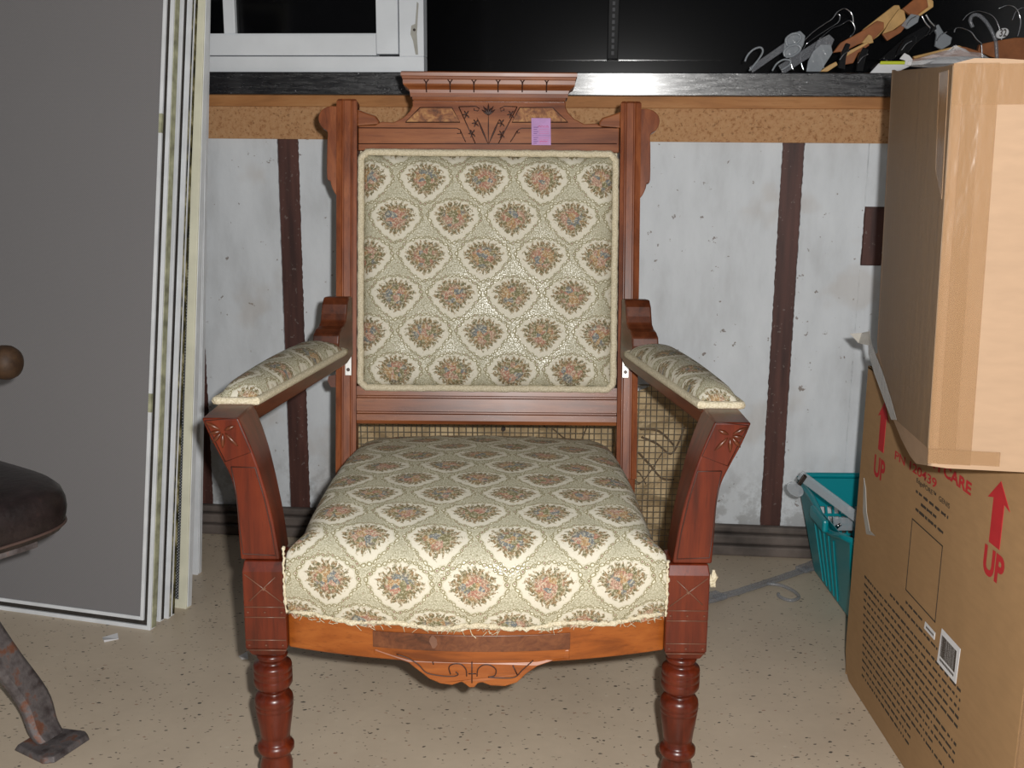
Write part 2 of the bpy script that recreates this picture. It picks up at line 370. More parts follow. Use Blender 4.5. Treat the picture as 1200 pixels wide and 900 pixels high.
M['knob'] = wood('dark_knob_wood', (38, 24, 15), (60, 42, 27), (78, 56, 38), (1, 1, 1), 0.6, coat=0)
M['seamthread'] = plain('worn_leather_edge', (74, 56, 50), 0.6)
t = NT('crumpled_tan_paper', 0.8, 0, 0.2); c = t.co()
t.col(t.ramp(t.noise(c, 16, 5, 0.6), [(0.3, (140, 118, 88)), (0.55, (186, 164, 128)), (0.75, (208, 190, 156))])); M['tan'] = t.mat
M['wire'] = plain('grey_wire', (120, 112, 98), 0.6, 0.2)
M['string'] = plain('dried_stalk', (96, 78, 58), 0.8)

# ------------------------------------------------------------------ SETTING
def struct(name, me, mat, **k):
    o = obj(name, me, mat, **k); o['kind'] = 'structure'; return o
struct('floor', MB().box(ident, -2.2, 2.0, -0.6, 2.9, -0.05, 0).me(), M['floor'])
WV = 0.045
wall = struct('wall_back', MB().box(wl, -2.6, 1.6, WV+0.004, WV+0.10, 0, 1.015).me(), M['stud'])
edges = []
for a, b, y in [(325, 350, 165), (917, 943, 168)]:
    edges.append((wall_at(a, y, WV)[0], wall_at(b, y, WV)[0]))
l3 = wall_at(246, 500, WV)[0]; studs = [(l3-0.47, l3-0.42), (l3-0.045, l3+0.0)] + edges + [(edges[1][1]+0.42, edges[1][1]+0.47)]
zt = wall_at(600, 165, WV)[1]; zb = 0.05
rg = random.Random(3)
def rough_quad(u0, u1, z0, z1, n=150):
    """white board with slightly ragged painted edges"""
    L = [(u0 + rg.uniform(-.0009, .0009), z0 + (z1-z0)*i/n) for i in range(n+1)]
    R = [(u1 + rg.uniform(-.0009, .0009), z0 + (z1-z0)*i/n) for i in range(n+1)]
    m_ = MB(); vs = []; fs = []
    for (a, za), (b, zb_) in zip(L, R): vs += [wl(a, WV-0.003, za), wl(b, WV-0.003, zb_), wl(a, WV+0.006, za), wl(b, WV+0.006, zb_)]
    for i in range(n):
        k = 4*i; fs += [(k, k+1, k+5, k+4), (k, k+4, k+6, k+2), (k+1, k+3, k+7, k+5)]
    fs += [(0, 2, 3, 1), (4*n, 4*n+1, 4*n+3, 4*n+2)]
    return m_.add(vs, fs).me()
# the small dark cut-out beside the boxes
hu0, hz1 = wall_at(1013, 242, WV); hz0 = wall_at(1010, 311, WV)[1]; hu1 = hu0 + 0.045
prev = -2.6
for i, (a, b) in enumerate(studs + [(1.6, 1.6)]):
    if prev < hu0 < a:
        obj('white_panel', rough_quad(prev, hu0, zb, zt+.01), M['white'], wall)
        obj('white_panel', rough_quad(hu1, a, zb, zt+.01), M['white'], wall)
        obj('white_panel', rough_quad(hu0-.0005, hu1+.0005, zb, hz0, 60), M['white'], wall)
        obj('white_panel', rough_quad(hu0-.0005, hu1+.0005, hz1, zt+.01, 14), M['white'], wall)
    else:
        obj('white_panel', rough_quad(prev, a, zb, zt+.01), M['white'], wall)
    if a < b: obj('stud', MB().box(wl, a+.001, b-.001, WV-0.0005, WV+0.01, zb, zt+.01).me(), M['stud'], wall)
    prev = b
obj('dark_cleat', MB().box(wl, hu0+.003, hu1, WV-.001, WV+.01, hz0+.002, hz1-.004).me(), M['stud'], wall)
zc1 = wall_at(245, 84, 0)[1]; zc0 = wall_at(245, 110.5, 0)[1]; zm = wall_at(600, 126, 0.03)[1]
struct('trim_1', MB().box(wl, -2.6, 1.6, 0.03, WV+.004, zt, zm).me(), M['chip'], bevel=.001)['label'] = 'chipboard strip'
struct('trim_2', MB().box(wl, -2.6, 1.6, 0.024, WV+.004, zm, zc0).me(), M['batten'], bevel=.001)
bb = struct('baseboard_back', MB().box(wl, -2.6, 1.6, 0.0, WV, 0, 0.024).me(), M['baseboard'], bevel=.004)
obj('upper_moulding', MB().box(wl, -2.6, 1.6, 0.012, WV, 0.024, 0.047).me(), M['baseboard'], bb, bevel=.005)
obj('cap_strip', MB().box(wl, -2.6, 1.6, 0.026, WV, 0.047, 0.064).me(), M['baseboard'], bb, bevel=.005)
# worktop
wt = thing('worktop', wl(-0.6, 0.2, zc0), 'long black painted worktop with a glossy scuffed front edge above the wall', 'worktop')
obj('front_edge', MB().prism(lambda a, b, c: wl(c, a, b), [(.0025, zc0), (0, zc1), (.02, zc1), (.02, zc0)], -2.6, 1.6).me(), M['black'], wt, bevel=.002)
obj('top_board', MB().box(wl, -2.6, 1.6, 0.02, 0.62, zc0, zc1-.001).me(), M['black'], wt)
# dark window above the worktop
w1 = struct('window_1', MB().box(wl, -2.6, 1.6, 0.60, 0.64, zc1, 2.2).me(), M['night'])
zs = zc1
ub = wall_at(718.5, 40, 0.55)[0]
obj('sill_strip', MB().box(wl, -2.6, 1.6, 0.50, 0.60, zc1, zc1+.03).me(), M['night'], w1, bevel=.004)
obj('pane', MB().box(wl, -2.6, ub-.016, 0.585, 0.597, zc1+.075, 2.2).me(), M['night'], w1)
obj('pane', MB().box(wl, ub+.016, 1.6, 0.585, 0.597, zc1+.075, 2.2).me(), M['night'], w1)
mul = obj('mullion', MB().box(wl, ub-.014, ub+.014, 0.565, 0.597, zc1+.075, 2.2).me(), M['seam'], w1, bevel=.002)
bm_ = MB()
for i in range(60): bm_.box(wl, ub-.0035, ub+.0035, 0.560, 0.566, zc1+.085+i*.0155, zc1+.085+i*.0155+.0095)
obj('perforated_strip', bm_.me(), plain('dull_strip', (74, 74, 78), 0.5), mul)

# ------------------------------------------------------------------ THE ARMCHAIR
ch = thing('armchair', (XC, 1.53, 0), 'carved brown wooden armchair with floral brocade seat, back and arm pads', 'armchair')
FY = 1.28
def fx(px, py, Y=FY): p = at(px, py, Y); return p.x - XC, p.z
def lines(polys, fr, r=.0009, n=5, flat=None):
    m_ = MB()
    for P in polys: m_.tube([fr(a, b) for a, b in P], r, n, flat=flat)
    return m_.me(smooth=True)
# front arm supports, lower blocks and turned legs; the right one mirrors the left
outer = [(236, 490), (247, 515), (261, 541), (271, 562), (276, 585), (279, 620), (282, 656)]
inner = [(279, 486), (290, 510), (300, 535), (307, 560), (314, 587), (322, 622), (328, 655)]
dep = [.080, .078, .073, .068, .062, .058, .056]
zs_ = [fx(*p)[1] for p in outer]
O2 = smoothpts([V((fx(*a)[0], fx(*b)[0], d)) for a, b, d in zip(outer, inner, dep)], 4)
Z2 = smoothpts([V((z_, 0, 0)) for z_ in zs_], 4)
def turned():
    P = [(.0175, .262), (.0205, .2575), (.0185, .253), (.0165, .2505), (.019, .2475), (.0245, .245), (.0252, .242), (.0252, .238), (.0243, .2368), (.0252, .2355),
         (.0254, .228), (.0243, .2268), (.0254, .2255), (.0252, .217), (.0225, .2125), (.018, .209), (.0168, .2065), (.0185, .2045), (.022, .2025), (.0248, .198),
         (.0255, .193), (.0255, .189), (.0242, .1876), (.0252, .186), (.0248, .182), (.0236, .1806), (.0243, .179), (.0225, .163), (.0205, .150), (.0196, .1415), (.0185, .140), (.0194, .1385), (.0188, .133),
         (.021, .131), (.0243, .1275), (.0243, .121), (.022, .1175), (.0178, .1145), (.0185, .110), (.0215, .100), (.0212, .088), (.0175, .065), (.0145, .048), (.0175, .044), (.0175, .038), (.012, .035), (.009, .030)]
    return P
for sx in (-1, 1):
    q = -sx
    rings = []
    for o_, z_ in zip(O2, Z2):
        xo, xi, d = o_.x*q, o_.y*q, o_.z; z_ = z_.x
        rings.append([V((XC+xo, FY, z_)), V((XC+xi, FY, z_)), V((XC+xi, FY+d, z_)), V((XC+xo, FY+d, z_))])
    sup = obj('arm_support', MB().loft(rings).me(), M['post'], ch, bevel=.0025, seg=3)
    fr = lambda a, b, off=0.0: V((XC+a*q, FY-.0002-off, b))
    mp = lambda P: [fx(x, y) for x, y in P]
    ol = mp([(271, 547), (277, 580), (281, 620), (285, 649), (323, 651), (318, 620), (310, 585), (299, 548), (271, 547)])
    obj('incised_outline', lines([ol], fr, .0008), M['groove'], sup)
    c0 = (261, 505); star = []
    for (dx, dy) in [(-20, -10), (18, 18), (-12, 14), (14, -6), (0, 20), (-16, 3)]:
        star.append(mp([(c0[0]+dx*.15, c0[1]+dy*.15), (c0[0]+dx, c0[1]+dy)]))
    m_ = MB()
    for P in star:
        a, b = [V(fr(*p)) for p in P]; m_.tube([a.lerp(b, k/6) for k in range(7)], [.0006, .0016, .0024, .0028, .0024, .0016, .0005], 6)
    obj('carved_star', m_.me(smooth=True), M['arm'], sup, kind='stuff')
    bd = mp([(240, 493), (277, 490), (294, 530), (264, 541), (240, 493)])
    obj('incised_border', lines([bd], fr, .0006), M['groove'], sup)
    # block
    xo, xi = -.2975, -.2435; zt_, zb_ = fx(290, 668)[1], fx(290, 767)[1]
    BY = FY-.006
    rr = []
    for (z_, k, f_) in [(zt_+.013, 0.002, .006), (zt_, 0, 0), (zb_+.012, 0, 0), (zb_, .006, .006), (zb_-.006, .014, .014)]:
        a, b = (xo+k)*q, (xi-k)*q; rr.append([V((XC+a, BY+f_, z_)), V((XC+b, BY+f_, z_)), V((XC+b, BY+.06-k, z_)), V((XC+a, BY+.06-k, z_))])
    leg = obj('front_leg', MB().loft(rr).me(), M['post'], ch, bevel=.0015)
    cx = XC+(xo+xi)/2*q; zoff = (zb_-.006)-.262
    obj('turned_shaft', MB().lathe((cx, BY+.03, 0), [(r, z_+zoff) for r, z_ in turned()]).me(smooth=True), M['post'], leg)
    obj('caster', MB().lathe((cx, BY+.03, 0), [(.004, .0), (.011, .002), (.014, .010), (.013, .022), (.008, .03+max(zoff, 0)+.002)]).me(smooth=True), M['screw'], leg)
    g = lambda a, b: V((XC+a*q, BY-.0002, b))
    xw = xi-xo; H = zt_-zb_
    zz = lambda f_: zt_-f_*H
    P = [[(xo+.003, zz(.03)), (xi-.004, zz(.36))], [(xo+.008, zz(.34)), (xi-.012, zz(.06))]]
    for f_ in (.41, .53, .80, .92): P.append([(xo+.001, zz(f_)), (xi-.001, zz(f_))])
    obj('incised_lines', lines(P, g, .0007), M['pale_mark'], leg, kind='stuff')
    m_ = MB()
    for f_ in (.47, .86):
        for k in (.1, .5, .9): m_.tube([g(xo+xw*k, zz(f_)+.0008), g(xo+xw*k, zz(f_)-.0008)], .0012, 6)
    m_.tube([g(xo+xw*.48, zz(.185)), g(xo+xw*.52, zz(.205))], .0025, 6)
    obj('punched_dots', m_.me(), M['pale_mark'], leg, kind='stuff')

    # arm rail with its ogee bracket at the back post
    def armfr(xf0, xf1, xb0, xb1):
        def f(y, z_, c):
            k = (y-1.355)/(1.80-1.355); a = xf0+(xb0-xf0)*k; b = xf1+(xb1-xf1)*k
            return V((XC+(a+(b-a)*c)*q, y, z_))
        return f
    prof = [(1.355, .556), (1.755, .556), (1.79, .565), (1.792, .665), (1.772, .666), (1.762, .655), (1.757, .640), (1.752, .628), (1.742, .622), (1.728, .619), (1.716, .612), (1.712, .598), (1.705, .582), (1.355, .577)]
    af = armfr(-.292, -.342, -.226, -.268)
    arm = obj('arm_rail', MB().prism(af, prof, 0, 1).me(), M['arm'], ch, bevel=.003, seg=3)
    # padded top
    NY, NX = 34, 16; vs = []; uv = []; fs = []
    for i in range(NY+1):
        k = i/NY; y = 1.362 + .362*k
        kk = (y-1.362)/.362; ci = -.291 + (.060)*kk; co_ = -.344 + (.036)*kk
        e = (1-(1-min(1, (min(k/.13, (1-k)/.09)+.004)))**2)**.5; hgt = .024*(.75+.25*e)+.006*math.sin(math.pi*k)
        for j in range(NX+1):
            a = math.pi*j/NX; t_ = (1-math.cos(a))/2
            z_ = .580 + (hgt*e)*(math.sin(a)**.62)
            bulge = .003*math.sin(a)
            x = ci + (co_-ci)*t_ + (.002 if j == 0 else 0)
            vs.append(V((XC+x*q, y, z_))); uv.append((.25+t_*.80+.1*q, y/.118))
    for i in range(NY):
        for j in range(NX): a = i*(NX+1)+j; fs.append((a, a+1, a+NX+2, a+NX+1))
    fs.append(tuple(range(NX+1))); fs.append(tuple(NY*(NX+1)+j for j in range(NX+1)))
    pad = obj('arm_pad', mesh('arm_pad', vs, fs, True, uv), M['fabric'], ch)
    def loopP(y, inn): 
        kk = (y-1.362)/.362; return (-.2905+.060*kk) if inn else (-.3445+.036*kk)
    lp = []
    for y in [1.362+.36*i/40 for i in range(41)]: lp.append(V((XC+loopP(y, 1)*q, y, .5825)))
    for i in range(1, 8):
        t_ = i/8; lp.append(V((XC+(loopP(1.722, 1)*(1-t_)+loopP(1.722, 0)*t_)*q, 1.726, .584)))
    for y in [1.722-.36*i/40 for i in range(41)]: lp.append(V((XC+loopP(y, 0)*q, y, .5825)))
    for i in range(1, 8):
        t_ = i/8; lp.append(V((XC+(loopP(1.362, 0)*(1-t_)+loopP(1.362, 1)*t_)*q, 1.3615, .582)))
    obj('braid_trim', MB().tube(lp, .0058, 8, loop=True).me(smooth=True), M['gimp'], pad)

# back posts, ears, plates
pu0, pu1 = -.2605, -.2255; ptop = back_at(408, 118)[1]
earpx = [(397, 127), (390, 126.5), (383, 128.5), (377.5, 133), (375, 140), (376.5, 147), (380, 152), (384.5, 155), (386, 160), (385.3, 170), (385, 209), (388.5, 213), (390, 219), (393, 226), (396, 230), (399, 230)]
ear = [(back_at(x, y, -.01)[0], back_at(x, y, -.01)[1]) for x, y in earpx]
ear = smooth2(ear, 3) + [(pu0+.004, ear[0][1])]
for sx in (-1, 1):
    q = -sx
    fr = lambda a, b, c: bk(a*q, b, c)
    cs = [(pu0, -.014), (pu1, -.014), (pu1, .016), (pu1-.006, .018), (pu1-.0075, .0155), (pu1-.009, .0155), (pu1-.0105, .018),
          (pu0+.0135, .018), (pu0+.012, .0155), (pu0+.0105, .0155), (pu0+.009, .018), (pu0, .016)]
    rings = [[fr(a, s_, b) for a, b in cs] for s_ in (-.07, .1, .3, ptop-.004)]
    mid = (pu0+pu1)/2
    rings.append([fr(mid+(a-mid)*.86, ptop, b*.8) for a, b in cs])
    post = obj('back_post', MB().loft(rings).me(), M['postback'], ch)
    obj('ear_board', MB().prism(fr, ear, -.012, .006).me(), M['postback'], post, bevel=.0025, seg=3)
    # small wing between post and crest
    wg = [back_at(x, y) for x, y in [(419, 129), (432, 134), (441, 137), (445, 142), (445, 147), (419, 149)]]
    obj('scroll_wing', MB().prism(fr, wg, -.004, .011).me(), M['crest'], post, bevel=.003)
    # rear leg continues the post down to the floor
    rl = MB().loft([[V((XC+a*q, y_+b, z_)) for a, b in ((pu0, 0), (pu1, 0), (pu1, .036), (pu0, .036))] for y_, z_ in ((1.787, .352), (1.79, .28), (1.81, .16), (1.86, .0))])
    obj('rear_leg', rl.me(), M['postback'], ch, bevel=.003)
    pz = [back_at(x, y, .018) for x, y in ((404.5, 420), (412, 440))]
    pl_ = obj('metal_plate', MB().box(fr, pz[0][0], pz[1][0], pz[1][1], pz[0][1]+.006, .017, .0195).me(), M['metal'], post, bevel=.0006, label='small metal plate')
    cxp = (pz[0][0]+pz[1][0])/2; cz = pz[1][1]+.010
    rng = [[fr(cxp+.0032*math.cos(t_*math.pi/6), cz+.0032*math.sin(t_*math.pi/6), w_) for t_ in range(12)] for w_ in (.019, .0205)]
    obj('screw_head', MB().loft(rng).me(), M['screw'], pl_)
pg = [back_at(x, y) for x, y in ((383, 441), (397, 454))]
obj('peg', MB().prism(bk, [(pg[0][0]+.002, pg[0][1]), (pg[1][0], pg[0][1]+.004), (pg[1][0], pg[1][1]), (pg[0][0]+.006, pg[1][1]), (pg[0][0], pg[0][1]-.008)], -.02, -.006).me(), M['arm'], ch)

# crest rail
cp = lambda x, y: back_at(x, y)
sh = [(421, 177.5), (421, 149), (441, 148), (448, 144), (462, 145), (468, 142), (474, 139), (481, 132), (484, 126), (484, 120), (487, 117), (572, 117)]
L_ = [cp(*p) for p in sh]; hw = [(a, s_) for a, s_ in L_[:-1]]
xm = L_[-1][0]
poly = hw + [(2*0-a, s_) for a, s_ in reversed(hw)]
crest = obj('crest_rail', MB().prism(bk, poly, -.006, .012).me(), M['crest'], ch, bevel=.0015)
hf = lambda x: abs(cp(x, 105)[0])
lay = [(117.5, 487, .012), (121, 486, .0175), (120, 484.5, .019), (117, 484.5, .019), (116.5, 482, .016), (112, 481.5, .0165), (108.5, 480.5, .018), (106.5, 478, .021), (104.5, 474.8, .026), (103, 474, .0275), (98.5, 473.8, .0285), (98, 473.5, .031), (95.5, 473, .0325), (95, 471.8, .034), (91.5, 471.8, .0355), (90, 473, .034)]
rings = [[bk(-hf(x), cp(570, y)[1], w_), bk(hf(x), cp(570, y)[1], w_), bk(hf(x)*.995, cp(570, y)[1], -.008), bk(-hf(x)*.995, cp(570, y)[1], -.008)] for y, x, w_ in lay]
cor = obj('cornice', MB().loft(rings[1:]).me(), M['crest'], crest)
m_ = MB()
for x in (501, 528.5, 556, 584, 612, 640):
    u_ = cp(x, 104)[0]; s1, s0 = cp(x, 99.5)[1], cp(x, 111)[1]
    m_ = MB()
    m_.tube([bk(u_-.004, s1+.002, .0286), bk(u_-.0008, s1-.002, .0286), bk(u_, s1-.008, .0278)], .001, 5)
    m_.tube([bk(u_+.004, s1+.002, .0286), bk(u_+.0008, s1-.002, .0286), bk(u_, s1-.008, .0278), bk(u_, s0, .019)], .0011, 5)
    obj('dentil_cut', m_.me(), M['groove'], cor)
for P in ([(493, 128), (530, 128), (539.5, 145), (476, 145)], [(609, 128), (647, 128), (665, 145), (600, 145)]):
    pp = [cp(*p) for p in P]
    bp_ = obj('burl_panel', MB().prism(bk, pp, .010, .0126).me(), M['burl'], crest)
    obj('incised_outline', lines([pp+[pp[0]]], lambda a, b: bk(a, b, .0127), .0009), M['groove'], bp_)
fb = lambda a, b: bk(a, b, .0120)
LN = [[(421, 151.5), (536, 152), (540, 154), (540, 158), (536, 158)], [(540, 155), (543, 162), (546, 168)],
      [(722, 151.5), (611, 152), (607, 154), (606, 158), (609, 157)], [(606, 155), (602, 162), (598, 168)],
      [(421, 170), (722, 170)],
      [(538, 127), (557.5, 170)], [(606, 127), (584, 170)], [(538, 127), (558, 126.5), (562, 129), (560, 132), (556, 131), (556, 129)],
      [(606, 127), (591, 126.5), (586, 129), (587, 132), (591, 131), (590.5, 129)]]
obj('incised_lines', lines([[cp(*p) for p in P] for P in LN], fb, .0009), M['groove'], crest, kind='stuff')
m_ = MB()
def petal(x0, y0, x1, y1, w_=.0016):
    a, b = bk(*cp(x0, y0), .0118), bk(*cp(x1, y1), .0118)
    m_.tube([a.lerp(b, k/5) for k in range(6)], [.0005, w_*.7, w_, w_, w_*.7, .0003], 6)
petal(572.5, 171, 572.5, 134, .0011); petal(572, 170, 559, 139, .0016); petal(573, 170, 585.5, 141, .0016)
for dx, dy in ((-8, -6), (-6, -10), (-3, -8), (0, -13), (3, -8), (6, -10), (8, -6)): petal(572.5, 137, 572.5+dx, 136+dy, .0018)
for cx, cy in ((547, 136), (558, 146), (554, 158), (599, 136), (588, 146), (588, 159)):
    for k in range(5):
        a = math.radians(90 + k*62 - 30); petal(cx, cy, cx+5.2*math.cos(a), cy-5.2*math.sin(a), .0014)
obj('carved_flowers', m_.me(smooth=True), M['groove'], crest, kind='stuff')

# lower back rail with two grooves
s1, s0 = cp(570, 460)[1], cp(570, 497)[1]; H = s1-s0
prof = [(s0, -.008), (s0, .010), (s0+.006, .012), (s0+H*.30, .012), (s0+H*.33, .007), (s0+H*.37, .007), (s0+H*.40, .013), (s0+H*.80, .013), (s0+H*.83, .008), (s0+H*.87, .008), (s0+H*.9, .012), (s1+.01, .012), (s1+.01, -.008)]
obj('lower_rail', MB().loft([[bk(u_, a, b) for a, b in prof] for u_ in (pu1+.0005, -pu1-.0005)]).me(), M['crest'], ch)

# upholstered back panel
u0, u1 = cp(426, 300)[0], cp(717.5, 300)[0]; sB, sT = cp(570, 453)[1], cp(570, 183)[1]
N1, N2 = 60, 56; vs = []; uv = []; fs = []
Wp = .1003
for i in range(N2+1):
    for j in range(N1+1):
        a, b = j/N1, i/N2
        ea, eb = min(a, 1-a), min(b, 1-b)
        d = (1-(1-min(1, ea/.075))**2)**.5 * (1-(1-min(1, eb/.08))**2)**.5
        w_ = .004 + .020*d + .008*math.sin(math.pi*a)*math.sin(math.pi*b) + .0008*math.sin(a*37)*math.sin(b*29)
        u_ = u0+(u1-u0)*a; s_ = sB+(sT-sB)*b
        if eb < .10: s_ += .0016*math.sin(a*70)*(1-eb/.10)
        vs.append(bk(u_, s_, w_)); cu, cs_ = cp(568, 213)
        uv.append(((u_-cu)/Wp, (s_-cs_)/(Wp*1.31)))
for i in range(N2):
    for j in range(N1): a = i*(N1+1)+j; fs.append((a, a+1, a+N1+2, a+N1+1))
padb = obj('back_pad', mesh('back_pad', vs, fs, True, uv), M['fabric'], ch)
obj('backing_board', MB().box(bk, u0-.006, u1+.006, sB-.006, sT+.006, -.006, .003).me(), M['gimp'], padb)
g0, g1 = u0-.003, u1+.003; h0, h1 = sB-.003, sT+.003; lp = []
rg = random.Random(5)
def seg_(p, q_, n):
    for i in range(n):
        k = i/n; a = p[0]+(q_[0]-p[0])*k; b = p[1]+(q_[1]-p[1])*k; lp.append(bk(a+rg.uniform(-.0006, .0006), b+rg.uniform(-.0006, .0006), .012))
c_ = .010
seg_((g0+c_, h0), (g1-c_, h0), 50); seg_((g1-c_, h0), (g1, h0+c_), 4); seg_((g1, h0+c_), (g1, h1-c_), 50); seg_((g1, h1-c_), (g1-c_, h1), 4)
seg_((g1-c_, h1), (g0+c_, h1), 50); seg_((g0+c_, h1), (g0, h1-c_), 4); seg_((g0, h1-c_), (g0, h0+c_), 50); seg_((g0, h0+c_), (g0+c_, h0), 4)
obj('braid_trim', MB().tube(lp, .0062, 8, loop=True).me(smooth=True), M['gimp'], padb)

# seat: rails, inlay, apron, cushion
RZ0, RZ1 = .272, .328
def bowY(x): return 1.243 + .042*(x/.2435)**2
xs = [-.2435+.487*i/24 for i in range(25)]
rings = [[V((XC+x, bowY(x), RZ0)), V((XC+x, bowY(x)+.03, RZ0)), V((XC+x, bowY(x)+.03, RZ1)), V((XC+x, bowY(x), RZ1))] for x in xs]
rail = obj('front_rail', MB().loft(rings).me(), M['rail'], ch, bevel=.002)
i0, i1 = at(436, 742, 1.248).x-XC, at(668, 770, 1.248).x-XC
z1_, z0_ = at(552, 744.5, 1.243).z, at(552, 763.5, 1.243).z
xs = [i0+(i1-i0)*i/12 for i in range(13)]
obj('burl_inlay', MB().loft([[V((XC+x, bowY(x)-.0015, z0_)), V((XC+x, bowY(x)+.004, z0_)), V((XC+x, bowY(x)+.004, z1_)), V((XC+x, bowY(x)-.0015, z1_))] for x in xs]).me(), M['burl2'], rail, bevel=.0005)
ap = [(437, 765), (437, 771), (458, 773), (478, 778), (492, 788), (503, 796), (516, 801), (530, 802.5), (541, 798.5), (545, 801), (550, 805), (556, 805), (560, 800), (565, 799), (575, 803), (592, 804), (606, 800), (617, 790), (630, 782), (648, 777), (668, 776), (668, 765)]
app = [(at(x, y, 1.244).x-XC, at(x, y, 1.244).z) for x, y in ap]
apr = obj('apron', MB().prism(lambda a, b, c: V((XC+a, bowY(a)-.001+c, b)), app, 0, .018).me(), M['rail'], rail, bevel=.0015)
def apt(x, y): p = at(x, y, 1.243); a = p.x-XC; return V((p.x, bowY(a)-.0012, p.z))
AL = [[(464, 769), (478, 773), (490, 780), (500, 789), (518, 792), (532, 792), (537, 790), (534, 787)], [(528, 790), (526, 782), (531, 778), (540, 778), (546, 784), (547, 792)],
      [(559, 792), (560, 784), (566, 779), (574, 779), (581, 784), (580, 791), (572, 793)], [(572, 793), (590, 794.5), (604, 793.5), (612, 786), (625, 775)], [(553, 775), (553, 800)], [(549, 789), (558, 789)], [(507, 776), (508, 779)], [(601, 780), (606, 791)]]
obj('carved_scrolls', lines([smooth2(P, 4) if len(P) > 2 else P for P in AL], apt, .0008), M['groove'], apr, kind='stuff')
for q in (-1, 1):
    rr = [[V((XC+q*a, y_, RZ0)), V((XC+q*(a-.022), y_, RZ0)), V((XC+q*(a-.022), y_, RZ1)), V((XC+q*a, y_, RZ1))] for a, y_ in ((.262, 1.33), (.24, 1.79))]
    obj('side_rail', MB().loft(rr).me(), M['rail'], ch)
obj('back_rail', MB().box(ident, XC-.225, XC+.225, 1.785, 1.81, RZ0, RZ1).me(), M['rail'], ch)

NS, NTT = 64, 60
def prof_seat(t_):
    """(forward offset from the front line, height) along the cushion, t 0..1"""
    pts = [(0, .322), (-.006, .338), (-.011, .360), (-.011, .385), (-.004, .405), (.012, .421), (.04, .433), (.10, .446), (.20, .456), (.30, .458), (.40, .450), (.47, .436), (.50, .425), (.515, .405), (.518, .36)]
    return pts
PS = smoothpts([V((a, b, 0)) for a, b in prof_seat(0)], 5)
acc = [0]
for i in range(1, len(PS)): acc.append(acc[-1]+(PS[i]-PS[i-1]).length)
Wsx = .0925; vs = []; uv = []; fs = []
su = at(556, 688, 1.24).x-XC
for i, p in enumerate(PS):
    for j in range(NS+1):
        s_ = math.sin(math.pi/2*(2*j/NS-1)*.985)/math.sin(math.pi/2*.985)
        k = max(0, min(1, p.x/.5)); hwid = .2425 - .026*k
        x = hwid*s_
        e = (1-min(1, abs(s_))**18)**.5 if abs(s_) < 1 else 0
        dome = .010*(1-s_*s_)*math.sin(math.pi*min(1, max(0, (p.y-.40)/.058))*.5) if p.y > .40 else 0
        gg = max(0, min(1, (p.x+.002)/.05)); gg = gg*gg*(3-2*gg); z_ = .322 + (p.y+dome-.322)*(1-(1-e)*(.12+.88*gg))
        y_ = bowY(x)*max(0, 1-k*2) + 1.243*(1-max(0, 1-k*2)) + p.x
        if i == 0: z_ = .318+.004*math.sin(j*.9)*math.sin(j*.37)
        nx = .0011*math.sin(x*90+y_*40)*math.sin(y_*70)
        vs.append(V((XC+x, y_, z_+nx)))
        uv.append(((x-su)/Wsx, (acc[i]-.058 if acc[i] < .1 else .042+(acc[i]-.1)*1.17)/(Wsx*1.31)))
for i in range(len(PS)-1):
    for j in range(NS): a = i*(NS+1)+j; fs.append((a, a+1, a+NS+2, a+NS+1))
cus = obj('seat_cushion', mesh('seat_cushion', vs, fs, True, uv), M['fabric'], ch)
# frayed lower edge
m_ = MB(); rg = random.Random(11)
pts = []
for i in range(121):
    x = -.240+.48*i/120; pts.append(V((XC+x, bowY(x)-.003+rg.uniform(-.001, .001), .3225+.0025*math.sin(i*.23)+rg.uniform(-.0009, .0009))))
m_.tube(pts, [.0028+rg.uniform(-.001, .0016) for _ in pts], 6)
for i in range(90):
    x = rg.uniform(-.235, .235); p = V((XC+x, bowY(x)-.006, .322+rg.uniform(-.003, .004)))
    m_.tube([p, p+V((rg.uniform(-.004, .004), -.003, rg.uniform(-.003, .003))), p+V((rg.uniform(-.008, .008), -.002, rg.uniform(-.008, -.001)))], .0004, 4)
for q_, z1e in ((-1, .415), (1, .40)):
    pts = [V((XC+q_*(.2425+rg.uniform(-.001, .001)), 1.2725-.0055*math.sin(math.pi*i/30)+rg.uniform(-.001, .001), .325+(z1e-.325)*i/30)) for i in range(31)]
    m_.tube(pts, [.0018+rg.uniform(-.001, .001) for _ in pts], 5)
obj('frayed_edge', m_.me(smooth=True), M['gimp'], cus, kind='stuff')
m_ = MB().tube(smoothpts([apt(551, 733)+V((0, -.006, 0)), apt(553, 741)+V((0, -.004, 0)), apt(558, 746)+V((0, -.003, 0))], 4), .0005, 5)
obj('loose_thread', m_.me(), M['gimp'], cus)
sc = apt(508, 752); m_ = MB(); rg = random.Random(4)
poly = [(sc.x+.0055*math.cos(a*.628)*rg.uniform(.7, 1.2), sc.z+.0085*math.sin(a*.628)*rg.uniform(.7, 1.15)) for a in range(10)]
obj('scuff', MB().prism(face_y(sc.y-.0011), poly, 0, .001).me(), M['pale_mark'], rail)

m_ = MB(); tp_ = at(836, 678, 1.31)
for k in range(9): m_.tube([tp_+V((0, .002*k, .012-.002*k)), tp_+V((.004*math.sin(k), .004, 0)), tp_+V((.003*math.cos(k*2), 0, -.012))], [.002, .0035, .001], 5)
obj('stuffing_tuft', m_.me(smooth=True), M['gimp'], cus, kind='stuff')
